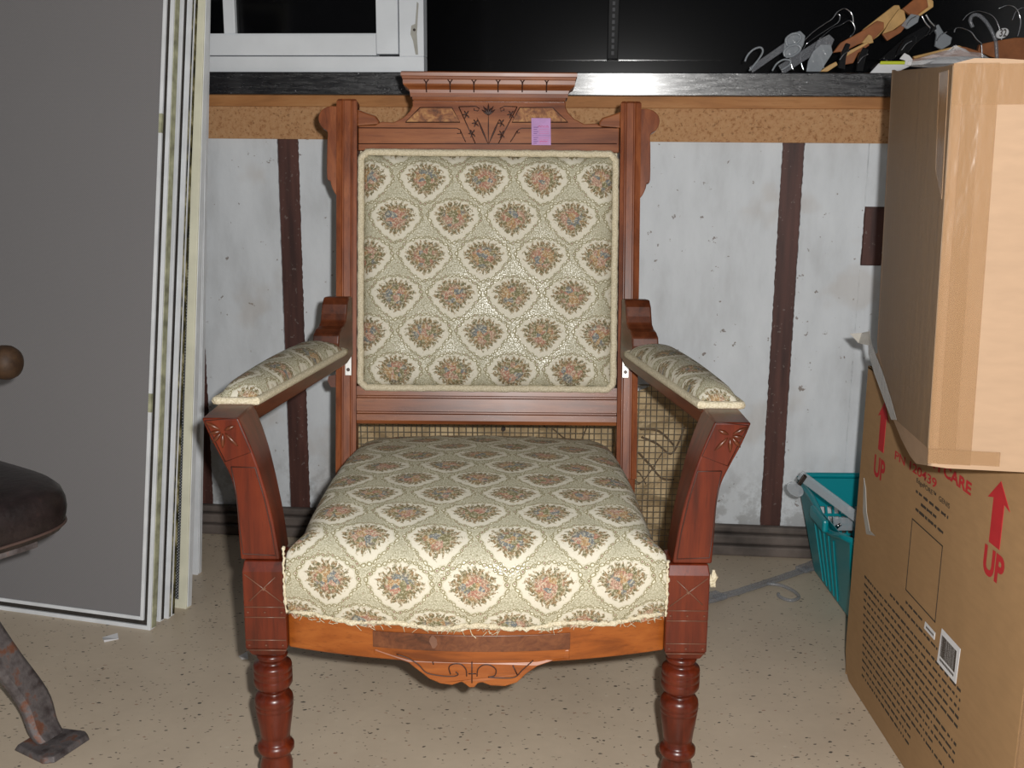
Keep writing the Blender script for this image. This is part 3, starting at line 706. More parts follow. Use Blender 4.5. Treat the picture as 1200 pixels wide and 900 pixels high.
# price tag
q0, q1 = cp(622.5, 140.5), cp(645, 172)
tg = thing('price_tag', bk(q0[0], q1[1], .0137), 'small lilac paper price tag on the crest rail of the armchair', 'tag')
fr = lambda a, b, c: bk(a, b, .0145+c)
obj('paper', MB().prism(fr, [(q0[0], q0[1]), (q1[0]-.0007, q0[1]), (q1[0]+.0004, q1[1]), (q0[0]+.0009, q1[1])], 0, .0005).me(), M['lilac'], tg)
m_ = MB(); m2 = MB(); hh = q0[1]-q1[1]; ww = q1[0]-q0[0]
for i, k in enumerate((.34, .42, .50, .57, .72, .79, .86, .93)):
    m_.box(fr, q0[0]+ww*.12, q0[0]+ww*(.30 if i % 2 else .36), q0[1]-hh*k-.0006, q0[1]-hh*k+.0005, .0005, .0007)
    m2.box(fr, q0[0]+ww*.40, q0[0]+ww*.9, q0[1]-hh*k-.0002, q0[1]-hh*k+.0001, .0005, .0007)
m_.box(fr, q0[0]+ww*.06, q0[0]+ww*.97, q0[1]-hh*.64-.0004, q0[1]-hh*.64, .0005, .0007)
obj('printed_lines', m_.me(), M['lilac_ink'], tg, kind='stuff')
rgp = [bk(q0[0]+ww*(.32+.05*i), q0[1]-hh*(.30+.03*math.sin(i*2.4)), .0152) for i in range(12)]
m2.tube(rgp, .0004, 4); m2.tube([bk(q0[0]+ww*(.42+.05*i), q0[1]-hh*(.86+.02*math.sin(i*2.1)), .0152) for i in range(9)], .0004, 4)
obj('handwriting', m2.me(), M['redpen'], tg, kind='stuff')

# ------------------------------------------------------------------ WIRE CRATE BEHIND THE CHAIR
cr = thing('wire_crate', (0.04, 2.17, 0), 'low wire mesh crate of crumpled tan paper on the floor behind the armchair', 'crate')
x0, x1, y0, y1, zt_ = -.33, .395, 2.10, 2.22, .45
m_ = MB(); n = 58
for i in range(n+1):
    x = x0+(x1-x0)*i/n; m_.tube([V((x, y0+.0008*math.sin(i), 0.002)), V((x+.002*math.sin(i*2), y0, zt_))], .0008, 4, cap=False)
for i in range(36):
    z_ = .004+(zt_-.004)*i/35; m_.tube([V((x0, y0-.0012, z_)), V((0, y0-.0012, z_+.001*math.sin(i))), V((x1, y0-.0012, z_))], .0008, 4, cap=False)
for i in range(10):
    y = y0+(y1-y0)*i/9
    for X_ in (x0, x1): m_.tube([V((X_, y, .002)), V((X_, y, zt_))], .0008, 4, cap=False)
wm = obj('wire_mesh', m_.me(), M['wire'], cr, kind='stuff')
m_ = MB()
for P in ([(x0, y0), (x1, y0), (x1, y1), (x0, y1), (x0, y0)],):
    for z_ in (.003, zt_): m_.tube([V((a, b, z_)) for a, b in P], .002, 6)
for a, b in ((x0, y0), (x1, y0), (x1, y1), (x0, y1)): m_.tube([V((a, b, 0.002)), V((a, b, zt_))], .002, 6)
obj('frame', m_.me(), M['wire'], cr)
rg = random.Random(2); nx, nz = 60, 40; vs = []; fs = []
hs = [[rg.uniform(-1, 1) for _ in range(nx//3+2)] for _ in range(nz//3+2)]
for i in range(nz+1):
    for j in range(nx+1):
        a, b = j/3, i/3; ia, ib = int(a), int(b); fa, fb_ = a-ia, b-ib
        h = (hs[ib][ia]*(1-fa)+hs[ib][ia+1]*fa)*(1-fb_)+(hs[ib+1][ia]*(1-fa)+hs[ib+1][ia+1]*fa)*fb_
        vs.append(V((x0+.008+(x1-x0-.016)*j/nx, y0+.045+h*.026, .012+(zt_-.03+.012*math.sin(j*.5))*i/nz)))
for i in range(nz):
    for j in range(nx): a = i*(nx+1)+j; fs.append((a, a+1, a+nx+2, a+nx+1))
obj('crumpled_paper', mesh('p', vs, fs), M['tan'], cr, solid=.001)
m_ = MB(); rg = random.Random(9)
for i in range(14):
    a = V((rg.uniform(x0+.02, x1-.12), y0+.006, rg.uniform(.25, .43))); 
    m_.tube(smoothpts([a, a+V((rg.uniform(.02, .06), .004, rg.uniform(-.04, .03))), a+V((rg.uniform(.06, .11), .0, rg.uniform(-.07, .05)))], 4), .0012, 5)
for P in ([(752, 512), (770, 520), (786, 532), (797, 515), (802, 500)], [(748, 530), (762, 545), (775, 560), (790, 562)], [(750, 503), (772, 505), (790, 522)]):
    m_.tube(smoothpts([at(x, y, y0+.008) for x, y in P], 4), .002, 5)
obj('dry_stalks', m_.me(smooth=True), M['string'], cr, kind='stuff')
rw = at(590, 503, y0-.006)
obj('washer', MB().loft([[rw+V((.0045*math.cos(k*math.pi/6), d, .0045*math.sin(k*math.pi/6))) for k in range(12)] for d in (0, .004)]).me(), M['screw'], cr)

# ------------------------------------------------------------------ LEANING SCREENS
def screen(px, py, yaw, lean, wd, ht, bars, label, thick=.018, side='olive', cloth='cloth', barmat='scr_white', channel=True, sidegunk=False):
    p = floor_at(px, py); a = math.radians(yaw); e = V((math.cos(a), math.sin(a), 0)); b = V((-e.y, e.x, 0))
    up = (ZZ + b*lean).normalized(); nb = e.cross(up).normalized()
    if nb.y < 0: nb = -nb
    fr = lambda x, z_, d: p + e*x + up*z_ + nb*d + ZZ*(.0)
    th = thing('window_screen', p + e*(-wd/2), label, 'screen', 'insect screens leaning in a stack')
    bw, cw, lw = bars
    def ringbar(i0, d0, d1, w_, nm, mat):
        """four rails of a rectangular ring inset by i0, w_ wide"""
        for k in range(4):
            if k == 0: bx_ = (-i0-w_, -i0, i0, ht-i0)
            elif k == 1: bx_ = (-wd+i0, -wd+i0+w_, i0, ht-i0)
            elif k == 2: bx_ = (-wd+i0+w_, -i0-w_, i0, i0+w_)
            else: bx_ = (-wd+i0+w_, -i0-w_, ht-i0-w_, ht-i0)
            o = obj(nm, MB().box(fr, bx_[0], bx_[1], bx_[2], bx_[3], d0, d1).me(), mat, th, bevel=.0008)
    ringbar(0, 0, thick, bw, 'frame_bar', M[barmat])
    if channel:
        ringbar(bw, .005, thick-.004, cw, 'gasket_channel', M['gasket'])
        ringbar(bw+cw, .001, thick-.002, lw, 'inner_lip', M[barmat])
    ins = bw+(cw+lw if channel else 0)-.001
    obj('mesh_cloth', MB().box(fr, -wd+ins, -ins, ins, ht-ins, .0035, .0045).me(), M[cloth], th)
    m_ = MB().box(fr, 0.0, .0012, .004, ht-.004, .004, thick-.002)
    obj('edge_strip', m_.me(), M[side], th)
    return th, fr
th, fr = screen(176, 739, -15, .173, .95, 1.95, (.0080, .0090, .007), 'large grey insect screen in front of the leaning stack', .020, 'olive')
for z_ in (.95, .42):
    o = obj('catch', MB().box(fr, -.0225, -.0165, z_, z_+.036, -.0005, .010).me(), M['olive'], th)
screen(187.5, 729, -15, .172, .80, 1.93, (.008, .004, .004), 'second screen in the leaning stack, just behind the large grey one', .013, 'gasket')
screen(197, 725.5, -15, .172, .80, 1.92, (.011, .003, .004), 'third screen in the leaning stack, edge streaked with grime', .009, 'mould')
screen(200.5, 722.5, -15, .172, .80, 1.90, (.005, .003, .004), 'fourth screen in the leaning stack, thin edge beside the cream one', .012, 'mould')
screen(218, 714, -15, .156, .80, 1.27, (.018, .004, .004), 'cream framed screen near the back of the leaning stack', .020, 'scr_white', 'cloth2', 'scr_cream', False)
screen(231.5, 674, -11, .145, .60, 1.27, (.016, .004, .004), 'rearmost white framed screen of the leaning stack, nearest the wall', .018, 'scr_white', 'cloth2', 'scr_white', False)

# paper scraps on the floor
def scrap(px, label, z_=.0008):
    P = [floor_at(x, y) for x, y in px]
    o = obj('paper_scrap', MB().add([p+ZZ*.0005 for p in P]+[p+ZZ*(.002+.003*(i % 2)) for i, p in enumerate(P)], [(0, 1, 2, 3), (4, 5, 6, 7)]+[(i, (i+1) % 4, 4+(i+1) % 4, 4+i) for i in range(4)]).me(), M['paper'])
    tag(o, label, 'paper', 'paper scraps on the floor')
scrap([(120, 748), (138, 744.5), (139, 749.5), (122, 753)], 'small white paper scrap on the floor in front of the large grey screen')
scrap([(280, 770), (290, 766), (291, 773), (283, 773)], 'tiny white scrap on the floor behind the left front chair leg')

# ------------------------------------------------------------------ BLACK SEAT WITH IRON LEG (left edge)
bc = thing('iron_legged_chair', (-.80, 1.40, 0), 'old chair with black cracked leather seat and rusty iron legs at left edge', 'chair')
cy0, sx_, sy_ = V((-.850, 1.365, 0)), .198, .190; ya = math.radians(-34)
def rr_seat(k, z_, n=48, exp=5):
    out = []
    for i in range(n):
        a = 2*math.pi*i/n; c_, s_ = math.cos(a), math.sin(a)
        x = sx_*k*abs(c_)**(2/exp)*(1 if c_ > 0 else -1); y = sy_*k*abs(s_)**(2/exp)*(1 if s_ > 0 else -1)
        out.append(cy0+V((x*math.cos(ya)-y*math.sin(ya), x*math.sin(ya)+y*math.cos(ya), z_)))
    return out
seat = obj('seat', MB().loft([rr_seat(k, z_) for k, z_ in ((.90, .385), (.965, .39), (.985, .400), (1, .418), (.995, .432), (.975, .444), (.93, .453), (.8, .460), (.5, .465), (.15, .467))]).me(smooth=True), M['leather'], bc)
obj('welt', MB().tube(rr_seat(.985, .398), .0022, 6, loop=True).me(smooth=True), M['seamthread'], seat)
obj('under_frame', MB().box(lambda a, b, c: cy0+V((a*math.cos(ya)-b*math.sin(ya), a*math.sin(ya)+b*math.cos(ya), c)), -.14, .14, -.14, .14, .36, .388).me(), M['iron'], bc, bevel=.004)
def ironleg(foot, dirx, top):
    f = V(foot); t_ = V(top); d = V(dirx).normalized(); side = V((-d.y, d.x, 0))
    pts = smoothpts([t_, t_.lerp(f, .30)-d*.012, t_.lerp(f, .62)-d*.012+V((0, 0, .02)), f+V((0, 0, .075))-d*.022, f+V((0, 0, .03))-d*.006, f+V((0, 0, .013))+d*.008], 5)
    rings = []
    for i, p in enumerate(pts):
        k = i/(len(pts)-1); w_ = .021+.006*math.sin(math.pi*k*.9); w_ = .018 if i == 0 else w_; th_ = .009+.003*(1-k)
        n_ = V((d.x, d.y, .35)).normalized()
        rings.append([p+side*w_-n_*th_*.6, p+side*w_+n_*th_*.3, p+side*w_*.7+n_*th_*.8, p-side*w_*.7+n_*th_*.8, p-side*w_+n_*th_*.3, p-side*w_-n_*th_*.6])
    lg = obj('iron_leg', MB().loft(rings).me(smooth=False), M['iron'], bc, bevel=.002)
    pf = lambda a, b, c: f+d*a+side*b+ZZ*c
    obj('foot_plate', MB().loft([[pf(-.035, -.034, 0.0), pf(.036, -.046, 0), pf(.050, -.036, 0), pf(.050, .036, 0), pf(.036, .046, 0), pf(-.035, .034, 0)],
        [pf(-.03, -.03, .009), pf(.034, -.042, .009), pf(.046, -.033, .009), pf(.046, .033, .009), pf(.034, .042, .009), pf(-.03, .03, .009)]]).me(), M['iron'], lg, bevel=.002)
ironleg((-.715, 1.50, 0), (.85, -.35, 0), (-.83, 1.46, .37))
ironleg((-1.02, 1.56, 0), (-.8, .5, 0), (-.93, 1.46, .37))
ironleg((-.99, 1.20, 0), (-.8, -.5, 0), (-.90, 1.28, .37))
kp = at(10, 425, 1.50)
armp = [kp+V((-.02, .0, 0)), kp+V((-.10, .03, .004)), kp+V((-.22, .07, .004))]
ar = obj('wooden_arm', MB().tube(smoothpts(armp, 5), .014, 14).me(smooth=True), M['knob'], bc)
m_ = MB(); ax = V((-.94, .33, 0)).normalized()
rings = []
for r_, d_ in ((.002, -.016), (.012, -.015), (.020, -.009), (.0235, 0), (.0235, .010), (.020, .020), (.013, .026), (.012, .05)):
    s1_ = V((ax.y, -ax.x, 0)); rings.append([kp+ax*d_+s1_*r_*math.cos(k*math.pi/10)+ZZ*r_*1.06*math.sin(k*math.pi/10) for k in range(20)])
obj('round_knob', MB().loft(rings).me(smooth=True), M['knob'], ar)
obj('arm_bracket', MB().tube(smoothpts([kp+V((-.22, .07, -.004)), kp+V((-.24, .04, -.12)), V((-.93, 1.44, .40)), V((-.92, 1.43, .375))], 5), .009, 8).me(smooth=True), M['iron'], bc)

# ------------------------------------------------------------------ BOXES (right)
BX = .597
def face(a, b, c): return V((BX-c, a, b))                       # on the lower box's left side: a = depth, b = height, c = proud
def fpx(x, y):
    p = hit(x, y, (BX, 0, 0), V((1, 0, 0))); return p.y, p.z
lb = thing('printed_box', (.82, 1.44, 0), 'large brown cardboard box with red arrows and WITH CARE print, standing on the floor', 'box')
Yb, Yf, HB = 1.757, 1.137, .56
def sheet(P, fr, c0, c1): return MB().prism(fr, P, c0, c1).me()
obj('side_wall', MB().prism(face, [(Yb, .045), (Yb-.012, .012), (Yb-.03, 0), (Yf, 0), (Yf, HB), (Yb, HB)], -.004, 0).me(), M['card'], lb, bevel=.001)
obj('front_wall', MB().box(ident, BX+.001, BX+.42, Yf, Yf+.004, 0, HB).me(), M['card'], lb)
obj('far_wall', MB().box(ident, BX+.416, BX+.42, Yf, Yb, 0, HB).me(), M['card'], lb)
obj('rear_wall', MB().box(ident, BX+.003, BX+.42, Yb-.004, Yb, 0.0, HB).me(), M['card'], lb)
obj('top_flap', MB().box(ident, BX, BX+.42, Yf, (Yf+Yb)/2-.001, HB-.004, HB).me(), M['card'], lb)
obj('top_flap', MB().box(ident, BX, BX+.42, (Yf+Yb)/2+.001, Yb, HB-.004, HB).me(), M['card'], lb)
obj('bottom', MB().box(ident, BX+.004, BX+.416, Yf+.004, Yb-.035, 0, .004).me(), M['card'], lb)
def text_mesh(body, bold=0.0, spacing=1.0):
    cu = bpy.data.curves.new('txt', 'FONT'); cu.body = body; cu.size = 1; cu.offset = bold; cu.space_character = spacing
    cu.extrude = 0.0
    o = bpy.data.objects.new('txt', cu); COL.objects.link(o)
    me = bpy.data.meshes.new_from_object(o.evaluated_get(bpy.context.evaluated_depsgraph_get()))
    bpy.data.objects.remove(o); return me
def text_on(name, body, P, fr, mat, parent, bold=.02):
    """fits the words in the quad given by its top-left, top-right and bottom-left corners (a, b)"""
    me = text_mesh(body, bold); xs = [v.co.x for v in me.vertices]; ys = [v.co.y for v in me.vertices]
    a0, a1, b0, b1 = min(xs), max(xs), min(ys), max(ys); tl, tr, bl = [V((p[0], p[1], 0)) for p in P]
    for v in me.vertices:
        k = (v.co.x-a0)/(a1-a0); l = (v.co.y-b0)/(b1-b0)
        q = bl + (tr-tl)*k + (tl-bl)*l; w = fr(q.x, q.y, .0006); v.co = w
    return obj(name, me, mat, parent)
T = lambda nm, body, a0, a1, zt, zb, mat, bold=.02: text_on(nm, body, [(a0, zt), (a1, zt), (a0, zb)], face, mat, lb, bold)
T('red_lettering', 'WITH CARE', 1.524, 1.324, .4900, .4725, M['red'], .035)
text_on('red_lettering', 'PN 120439', [(1.600, .4570), (1.434, .4610), (1.600, .4430)], face, M['red'], lb, .015)
T('red_lettering', 'UP', 1.270, 1.214, .4285, .391, M['red'], .04)
T('red_lettering', 'UP', 1.688, 1.637, .4265, .391, M['red'], .03)
def arrow(a_c, zt, zb, hw_, sw, hh_): return [(a_c, zt), (a_c-hw_, zt-hh_), (a_c-sw, zt-hh_+.004), (a_c-sw, zb), (a_c+sw, zb), (a_c+sw, zt-hh_+.004), (a_c+hw_, zt-hh_)]
obj('red_arrow', MB().prism(face, arrow(1.246, .517, .434, .030, .0145, .029), .0002, .0008).me(), M['red'], lb)
obj('red_arrow', MB().prism(face, arrow(1.663, .519, .438, .025, .0125, .028), .0002, .0008).me(), M['red'], lb)
T('black_lettering', 'EdgePORE™  GENIS', 1.506, 1.384, .4420, .4325, M['ink'], .012)
def dashes(lines_, seed, h=.0035, nm='fine_print'):
    rg_ = random.Random(seed); m_ = MB()
    for a0, a1, z_ in lines_:
        a = a0
        while a > a1:
            L = min(rg_.uniform(.006, .022), a-a1+.001)
            n_ = max(1, int(L/.004))
            for i in range(n_):
                t0 = a-i*.004; hh_ = h*rg_.uniform(.65, 1)
                m_.box(face, t0-.0034, t0, z_-hh_/2, z_+hh_/2, .0002, .0006)
            a -= L+.0022
    return obj(nm, m_.me(), M['ink'], lb, kind='stuff')
dashes([(1.505, 1.384, .4215), (1.482, 1.422, .4085), (1.50, 1.394, .3955)], 3, .0045)
rc = [(1.509, .377), (1.395, .377), (1.395, .2645), (1.509, .2645)]
m_ = MB()
for i in range(4):
    a, b = rc[i], rc[(i+1) % 4]
    m_.box(face, min(a[0], b[0])-.0008, max(a[0], b[0])+.0008, min(a[1], b[1])-.0008, max(a[1], b[1])+.0008, .0002, .0006)
obj('printed_square', m_.me(), M['ink'], lb)
LNs = []
for i in range(17):
    z_ = .246-.0125*i
    if i < 2: LNs.append((1.60-.01*i, 1.45+.02*i, z_)); continue
    LNs.append((1.692, 1.30 if i % 4 else 1.42, z_))
dashes([(1.505, 1.44, .247), (1.57, 1.378, .231)] + [(1.690-.002*i, 1.292+(.07 if i in (5, 9) else 0)+(.15 if i > 10 else 0), .212-.0128*i) for i in range(14)], 8, .0042)
def labelq(name, P, parent, mat): return obj(name, MB().prism(face, P, .0003, .001).me(), mat, parent)
lbq = labelq('barcode_label', [(1.370, .2665), (1.3075, .2665), (1.3105, .2145), (1.375, .2145)], lb, M['paper'])
m_ = MB(); rg = random.Random(1); a = 1.3665
while a > 1.3165:
    w_ = rg.choice((.0006, .0009, .0015, .0022)); m_.box(face, a-w_, a, .2275, .2585, .0009, .0013); a -= w_+rg.choice((.0006, .0009, .0012))
for i in range(12): m_.box(face, 1.366-i*.004-.0026, 1.366-i*.004, .2205, .2240, .0009, .0013)
obj('bars', m_.me(), M['ink'], lbq, kind='stuff')
sl = labelq('small_label', [(1.427, .2505), (1.390, .2505), (1.391, .2395), (1.429, .2395)], lb, M['paper'])
m_ = MB()
for i in range(7): m_.box(face, 1.421-i*.004-.0026, 1.421-i*.004, .2435, .2465, .0009, .0013)
obj('print', m_.me(), M['ink'], sl, kind='stuff')
# tape remnant on the back corner
tp = [fpx(*p) for p in ((1013, 560), (1015, 572), (1016, 600), (1020, 622), (1026, 628), (1016, 626), (1012, 600))]
obj('tape_remnant', MB().prism(face, tp, .0002, .0012).me(), M['flap'], lb)
obj('corner_tape', MB().box(ident, BX+.0, BX+.05, Yf-.0008, Yf, 0, HB).me(), M['tape'], lb)

# upper box, tilted, its lower side edge torn
FLb = hit(1087, 547, (0, 0, HB), V((0, 0, 1))); 
FLt = at(1118, 76, FLb.y)
yw = math.radians(11.5); e1 = V((math.cos(yw), -math.sin(yw), .006)).normalized(); e2 = V((math.sin(yw), math.cos(yw), .0)).normalized()
hb = FLt.z-FLb.z; lean = (FLt-FLb)/hb
DP, WD = .42, .40
FLb = FLb + ZZ*.0015
def ub_(a, b, c): return FLb + e1*a + e2*b + lean*c         # a right, b back, c up
nrm = e2.cross(lean).normalized()
def side_at(x, y):
    p = hit(x, y, FLb, nrm)-FLb; return p.dot(e2), p.z
tb = thing('plain_box', ub_(WD/2, DP/2, 0), 'light tan taped cardboard box with torn lower edge, on top of the printed box', 'box')
bt = side_at(1045, 82); tear = [side_at(*p) for p in ((1017, 386), (1021, 402), (1024, 416), (1027, 430), (1034, 446), (1041, 470), (1047, 492), (1056, 515), (1066, 534), (1074, 543))]
tear[0] = (bt[0], tear[0][1]); tear[1] = (bt[0]-.012, tear[1][1])
rg = random.Random(6)
tear = [(a+rg.uniform(-.003, .003), b+rg.uniform(-.002, .002)) for a, b in tear]
DPs = bt[0]
P = [(0, 0), (0, hb), (DPs*.3, hb+.002), (DPs*.55, hb-.001), (DPs, bt[1])] + tear
sidef = lambda a, b, c: ub_(c, a, b)
obj('side_wall', MB().prism(sidef, P, 0, .004).me(), M['card_light'], tb)
zc = tear[0][1]
obj('front_wall', MB().prism(lambda a, b, c: ub_(a, c, b), [(0, 0), (.02, -.002), (WD, 0), (WD, hb), (.12, hb-.002), (.05, hb+.004), (.02, hb+.005), (0, hb)], 0, .004).me(), M['card_light'], tb)
obj('far_wall', MB().prism(sidef, [(0, 0), (0, hb), (DPs, hb), (DPs, 0)], WD-.004, WD).me(), M['card_light'], tb)
obj('rear_wall', MB().prism(lambda a, b, c: ub_(a, c, b), [(0, zc), (WD, 0), (WD, hb), (0, hb)], DPs-.004, DPs).me(), M['card_light'], tb)
obj('top_flap', MB().box(ub_, .002, WD, .002, DPs*.5-.001, hb-.006, hb-.002).me(), M['card_light'], tb)
obj('top_flap', MB().box(ub_, .002, WD, DPs*.5+.001, DPs, hb-.006, hb-.002).me(), M['card_light'], tb)
obj('bottom', MB().prism(lambda a, b, c: ub_(a, b, c), [(.004, .004), (WD, .004), (WD, DPs), (.15, DPs), (.06, DPs*.4)], .0, .004).me(), M['card_light'], tb)
# tape on the edges
tz = .0010
obj('edge_tape', MB().box(ub_, -.0005, .045, -tz, -.0001, .003, hb).me(), M['tape'], tb, label='brown tape down the front edge')
obj('edge_tape', MB().box(ub_, .010, .028, -tz*1.8, -tz, .003, hb).me(), M['tape'], tb)
obj('edge_tape', MB().box(ub_, -.0005, WD, -tz*2.0, -tz*.9, hb-.042, hb-.001).me(), M['tape'], tb)
obj('edge_tape', MB().box(ub_, .0, .075, -tz*2.4, -tz, .004, .020).me(), M['tape'], tb)
obj('side_tape', MB().prism(sidef, [(0.001, .02), (.001, hb-.002), (DPs*.97, bt[1]-.003), (tear[1][0]-.004, tear[1][1]+.01), (tear[6][0], tear[6][1]+.004)], -.0010, -.0002).me(), M['ctape'], tb, label='clear tape dulling the side')
obj('side_tape', MB().prism(sidef, [(.02, hb-.005), (.075, hb-.004), (.06, hb-.11), (.012, hb-.14)], -.0018, -.0010).me(), M['tape'], tb)
# torn tape flap
tf = [side_at(*p) for p in ((1019, 386), (1023, 405), (1035, 435), (1046, 470), (1052, 492), (1046, 492), (1036, 465), (1026, 438), (1019, 415))]
vs = [ub_(-.0015, a, b) for a, b in tf]
flap = MB().add(vs, [(0, 1, 7, 8), (1, 2, 6, 7), (2, 3, 5, 6), (3, 4, 5)])
tip = ub_(-.001, *side_at(1020, 388)); t2 = ub_(-.001, *side_at(1020, 405)); t0_ = ub_(-.001, *side_at(1014, 401)); 
s0_ = side_at(1020, 398)
tp0 = ub_(-.035, s0_[0]+.03, s0_[1]); tpx = at(996, 391, tp0.y)
flap.add([tip, tpx, at(1006, 402, tp0.y), t2, at(1010, 390, tp0.y)], [(0, 4, 2, 3), (4, 1, 2)])
obj('torn_tape', flap.me(), M['flap'], tb, solid=.0006, label='loose torn strip of clear tape')
m_ = MB(); rg = random.Random(21)
# film bag lying on the box
cb = ub_(.0, DPs*.35, hb+.011); rings = []
for i in range(6):
    k = i/5; r_ = .040*(1-k**1.6)+.001
    rings.append([cb+V((.03+r_*1.25*math.cos(a*math.pi/7)*rg.uniform(.8, 1.15), r_*.8*math.sin(a*math.pi/7), .022*k*rg.uniform(.75, 1.1))) for a in range(14)])
o = obj('plastic_bag', MB().loft(rings).me(), M['bag']); tag(o, 'crumpled clear plastic bag lying on top of the light tan box', 'bag')

# ------------------------------------------------------------------ TEAL BASKET
bs = thing('plastic_basket', (.80, 2.07, 0), 'teal plastic basket with square holes between the wall and the boxes', 'basket')
bx0, bx1, by0, by1, BH = .632, .93, 1.885, 2.255, .205
ins_ = .05
def bwall(side, s_, z_, d=0.0):
    """point on a side wall: s_ 0..1 along it, z_ height, d inwards"""
    k = 1-z_/BH; i_ = ins_*k
    a0, a1, b0, b1 = bx0+i_*.9+d, bx1-i_-d, by0+i_*1.9+d, by1-i_*.4-d
    r = .0
    return {'f': V((a0+(a1-a0)*s_, b0, z_)), 'b': V((a0+(a1-a0)*s_, b1, z_)), 'l': V((a0, b0+(b1-b0)*s_, z_)), 'r': V((a1, b0+(b1-b0)*s_, z_))}[side]
def strip(m_, side, s0, s1, z0, z1, t_=.0018):
    if s1 <= s0 or z1 <= z0: return
    p = [bwall(side, s_, z_, d) for d in (0, t_) for z_ in (z0, z1) for s_ in (s0, s1)]
    m_.add(p, [(0,1,3,2),(4,6,7,5),(0,4,5,1),(2,3,7,6),(0,2,6,4),(1,5,7,3)])
for side in 'fblr':
    m_ = MB()
    if side == 'l':
        strip(m_, side, 0, 1, .002, BH-.012); obj('basket_side', m_.me(), M['teal'], bs)
        for k_ in range(5):
            s_ = .3+.1*k_; obj('rib', MB().tube([bwall('l', s_, .01, -.001), bwall('l', s_, BH-.05, -.001)], .0022, 5).me(), M['teal'], bs)
        continue
    top = BH+.010 if side == 'b' else BH-.010
    solid_to = .022; hz = .0165; gap = .0055; nh = 6
    z_ = solid_to
    strip(m_, side, 0, 1, .002, solid_to)
    nc = 13; mar = .13 if side in 'fb' else .24
    if side == 'f': mar = .24
    while z_+hz+gap < BH-.045:
        strip(m_, side, 0, mar, z_, z_+hz); strip(m_, side, 1-mar, 1, z_, z_+hz)
        n_ = nc; cw = (1-2*mar)/n_
        for i in range(n_+1): strip(m_, side, mar+cw*i-cw*.13, mar+cw*i+cw*.13, z_, z_+hz)
        strip(m_, side, 0, 1, z_+hz, z_+hz+gap); z_ += hz+gap
    strip(m_, side, 0, 1, z_, top)
    obj('basket_side', m_.me(), M['teal'], bs)
obj('basket_bottom', MB().add([bwall('f', 0, .002), bwall('f', 1, .002), bwall('b', 1, .002), bwall('b', 0, .002), bwall('f', 0, .004), bwall('f', 1, .004), bwall('b', 1, .004), bwall('b', 0, .004)], [(0,1,2,3),(4,5,6,7),(0,1,5,4),(1,2,6,5),(2,3,7,6),(3,0,4,7)]).me(), M['teal'], bs)
rim = []
def bz(side, s_): return BH - (.030*math.exp(-((s_-.35)/.22)**2) if side in 'lr' else 0) - (.010 if side == 'f' else 0) + (.012 if side == 'b' else 0)
for s_ in [i/8 for i in range(9)]: p = bwall('f', .06+.88*s_, BH); p.z = bz('f', s_); rim.append(p)
for s_ in [i/10 for i in range(11)]: p = bwall('r', .05+.9*s_, BH); p.z = bz('r', s_); rim.append(p)
for s_ in [i/8 for i in range(9)]: p = bwall('b', .94-.88*s_, BH); p.z = bz('b', s_); rim.append(p)
for s_ in [i/10 for i in range(11)]: p = bwall('l', .95-.9*s_, BH); p.z = bz('l', .95-.9*s_); rim.append(p)
obj('rim', MB().tube(rim, .0065, 8, loop=True).me(smooth=True), M['teal'], bs)
obj('handle_grip', MB().box(lambda a, b, c: V((bx0-.004-a, b, c)), 0, .012, 2.0, 2.10, BH-.03, BH-.004).me(), M['teal'], bs, bevel=.005)

# ------------------------------------------------------------------ HANGERS
def wpt(px, py, v): u_, z_ = wall_at(px, py, v); return wl(u_, v, z_)
def slab(P, back, t_=.004):
    """a flat plastic or wooden piece through the points P (world), t_ thick away from the viewer"""
    n = len(P); Q = [p+back*t_ for p in P]
    return MB().add(P+Q, [tuple(range(n)), tuple(range(2*n-1, n-1, -1))]+[(i, (i+1) % n, n+(i+1) % n, n+i) for i in range(n)])
def bar(a, b, w_, t_):
    d = (b-a).normalized(); s_ = d.cross(wN).normalized(); n_ = wN
    return MB().add([p+s_*i*w_/2+n_*j*t_/2 for p in (a, b) for i, j in ((-1, -1), (1, -1), (1, 1), (-1, 1))],
       [(0,1,2,3),(4,5,6,7),(0,1,5,4),(1,2,6,5),(2,3,7,6),(3,0,4,7)])
# clip hanger lying in the basket
hA, hB = at(937, 556, 2.02), at(1012, 612, 1.93)
h = thing('clip_hanger', hA, 'frosted plastic clip hanger sticking out of the teal basket', 'hanger')
b_ = obj('bar', bar(hA, hB, .020, .005).me(), M['clear'], h, bevel=.002)
for (x, y), dx in (((934, 571), 1),):
    c1_ = at(x, y, 2.02)
    lob = [c1_+V((.020*math.cos(a), 0, .013*math.sin(a)-.006)) for a in [k*math.pi/8 for k in range(16)]]
    lob = [c1_+V((((p-c1_).x*.8+(p-c1_).z*.5), 0, (p-c1_).z*.85-(p-c1_).x*.55)) for p in lob]
    obj('clip', slab(lob, V((0, 1, 0)), .005).me(), M['clear'], h, bevel=.001)
    obj('clip_spring', bar(at(936, 568, 2.012), at(944, 557, 2.012), .0085, .006).me(), M['screw'], h, bevel=.001)
    m_ = MB().tube([at(943, 559, 2.008), at(944, 556, 2.008)], .0018, 6).tube([at(937, 568, 2.008), at(938, 566, 2.008)], .0018, 6)
    obj('spring_pin', m_.me(), M['chrome'], h)
c2_ = at(986, 618, 1.99)
h2 = thing('clip_hanger', c2_, 'plastic clip with bright metal pin down inside the teal basket', 'hanger')
obj('clip', slab([at(976, 606, 2.04), at(1003, 608, 2.04), at(1004, 622, 2.04), at(978, 622, 2.04)], V((0, 1, 0)), .005).me(), M['clear'], h2, bevel=.001)
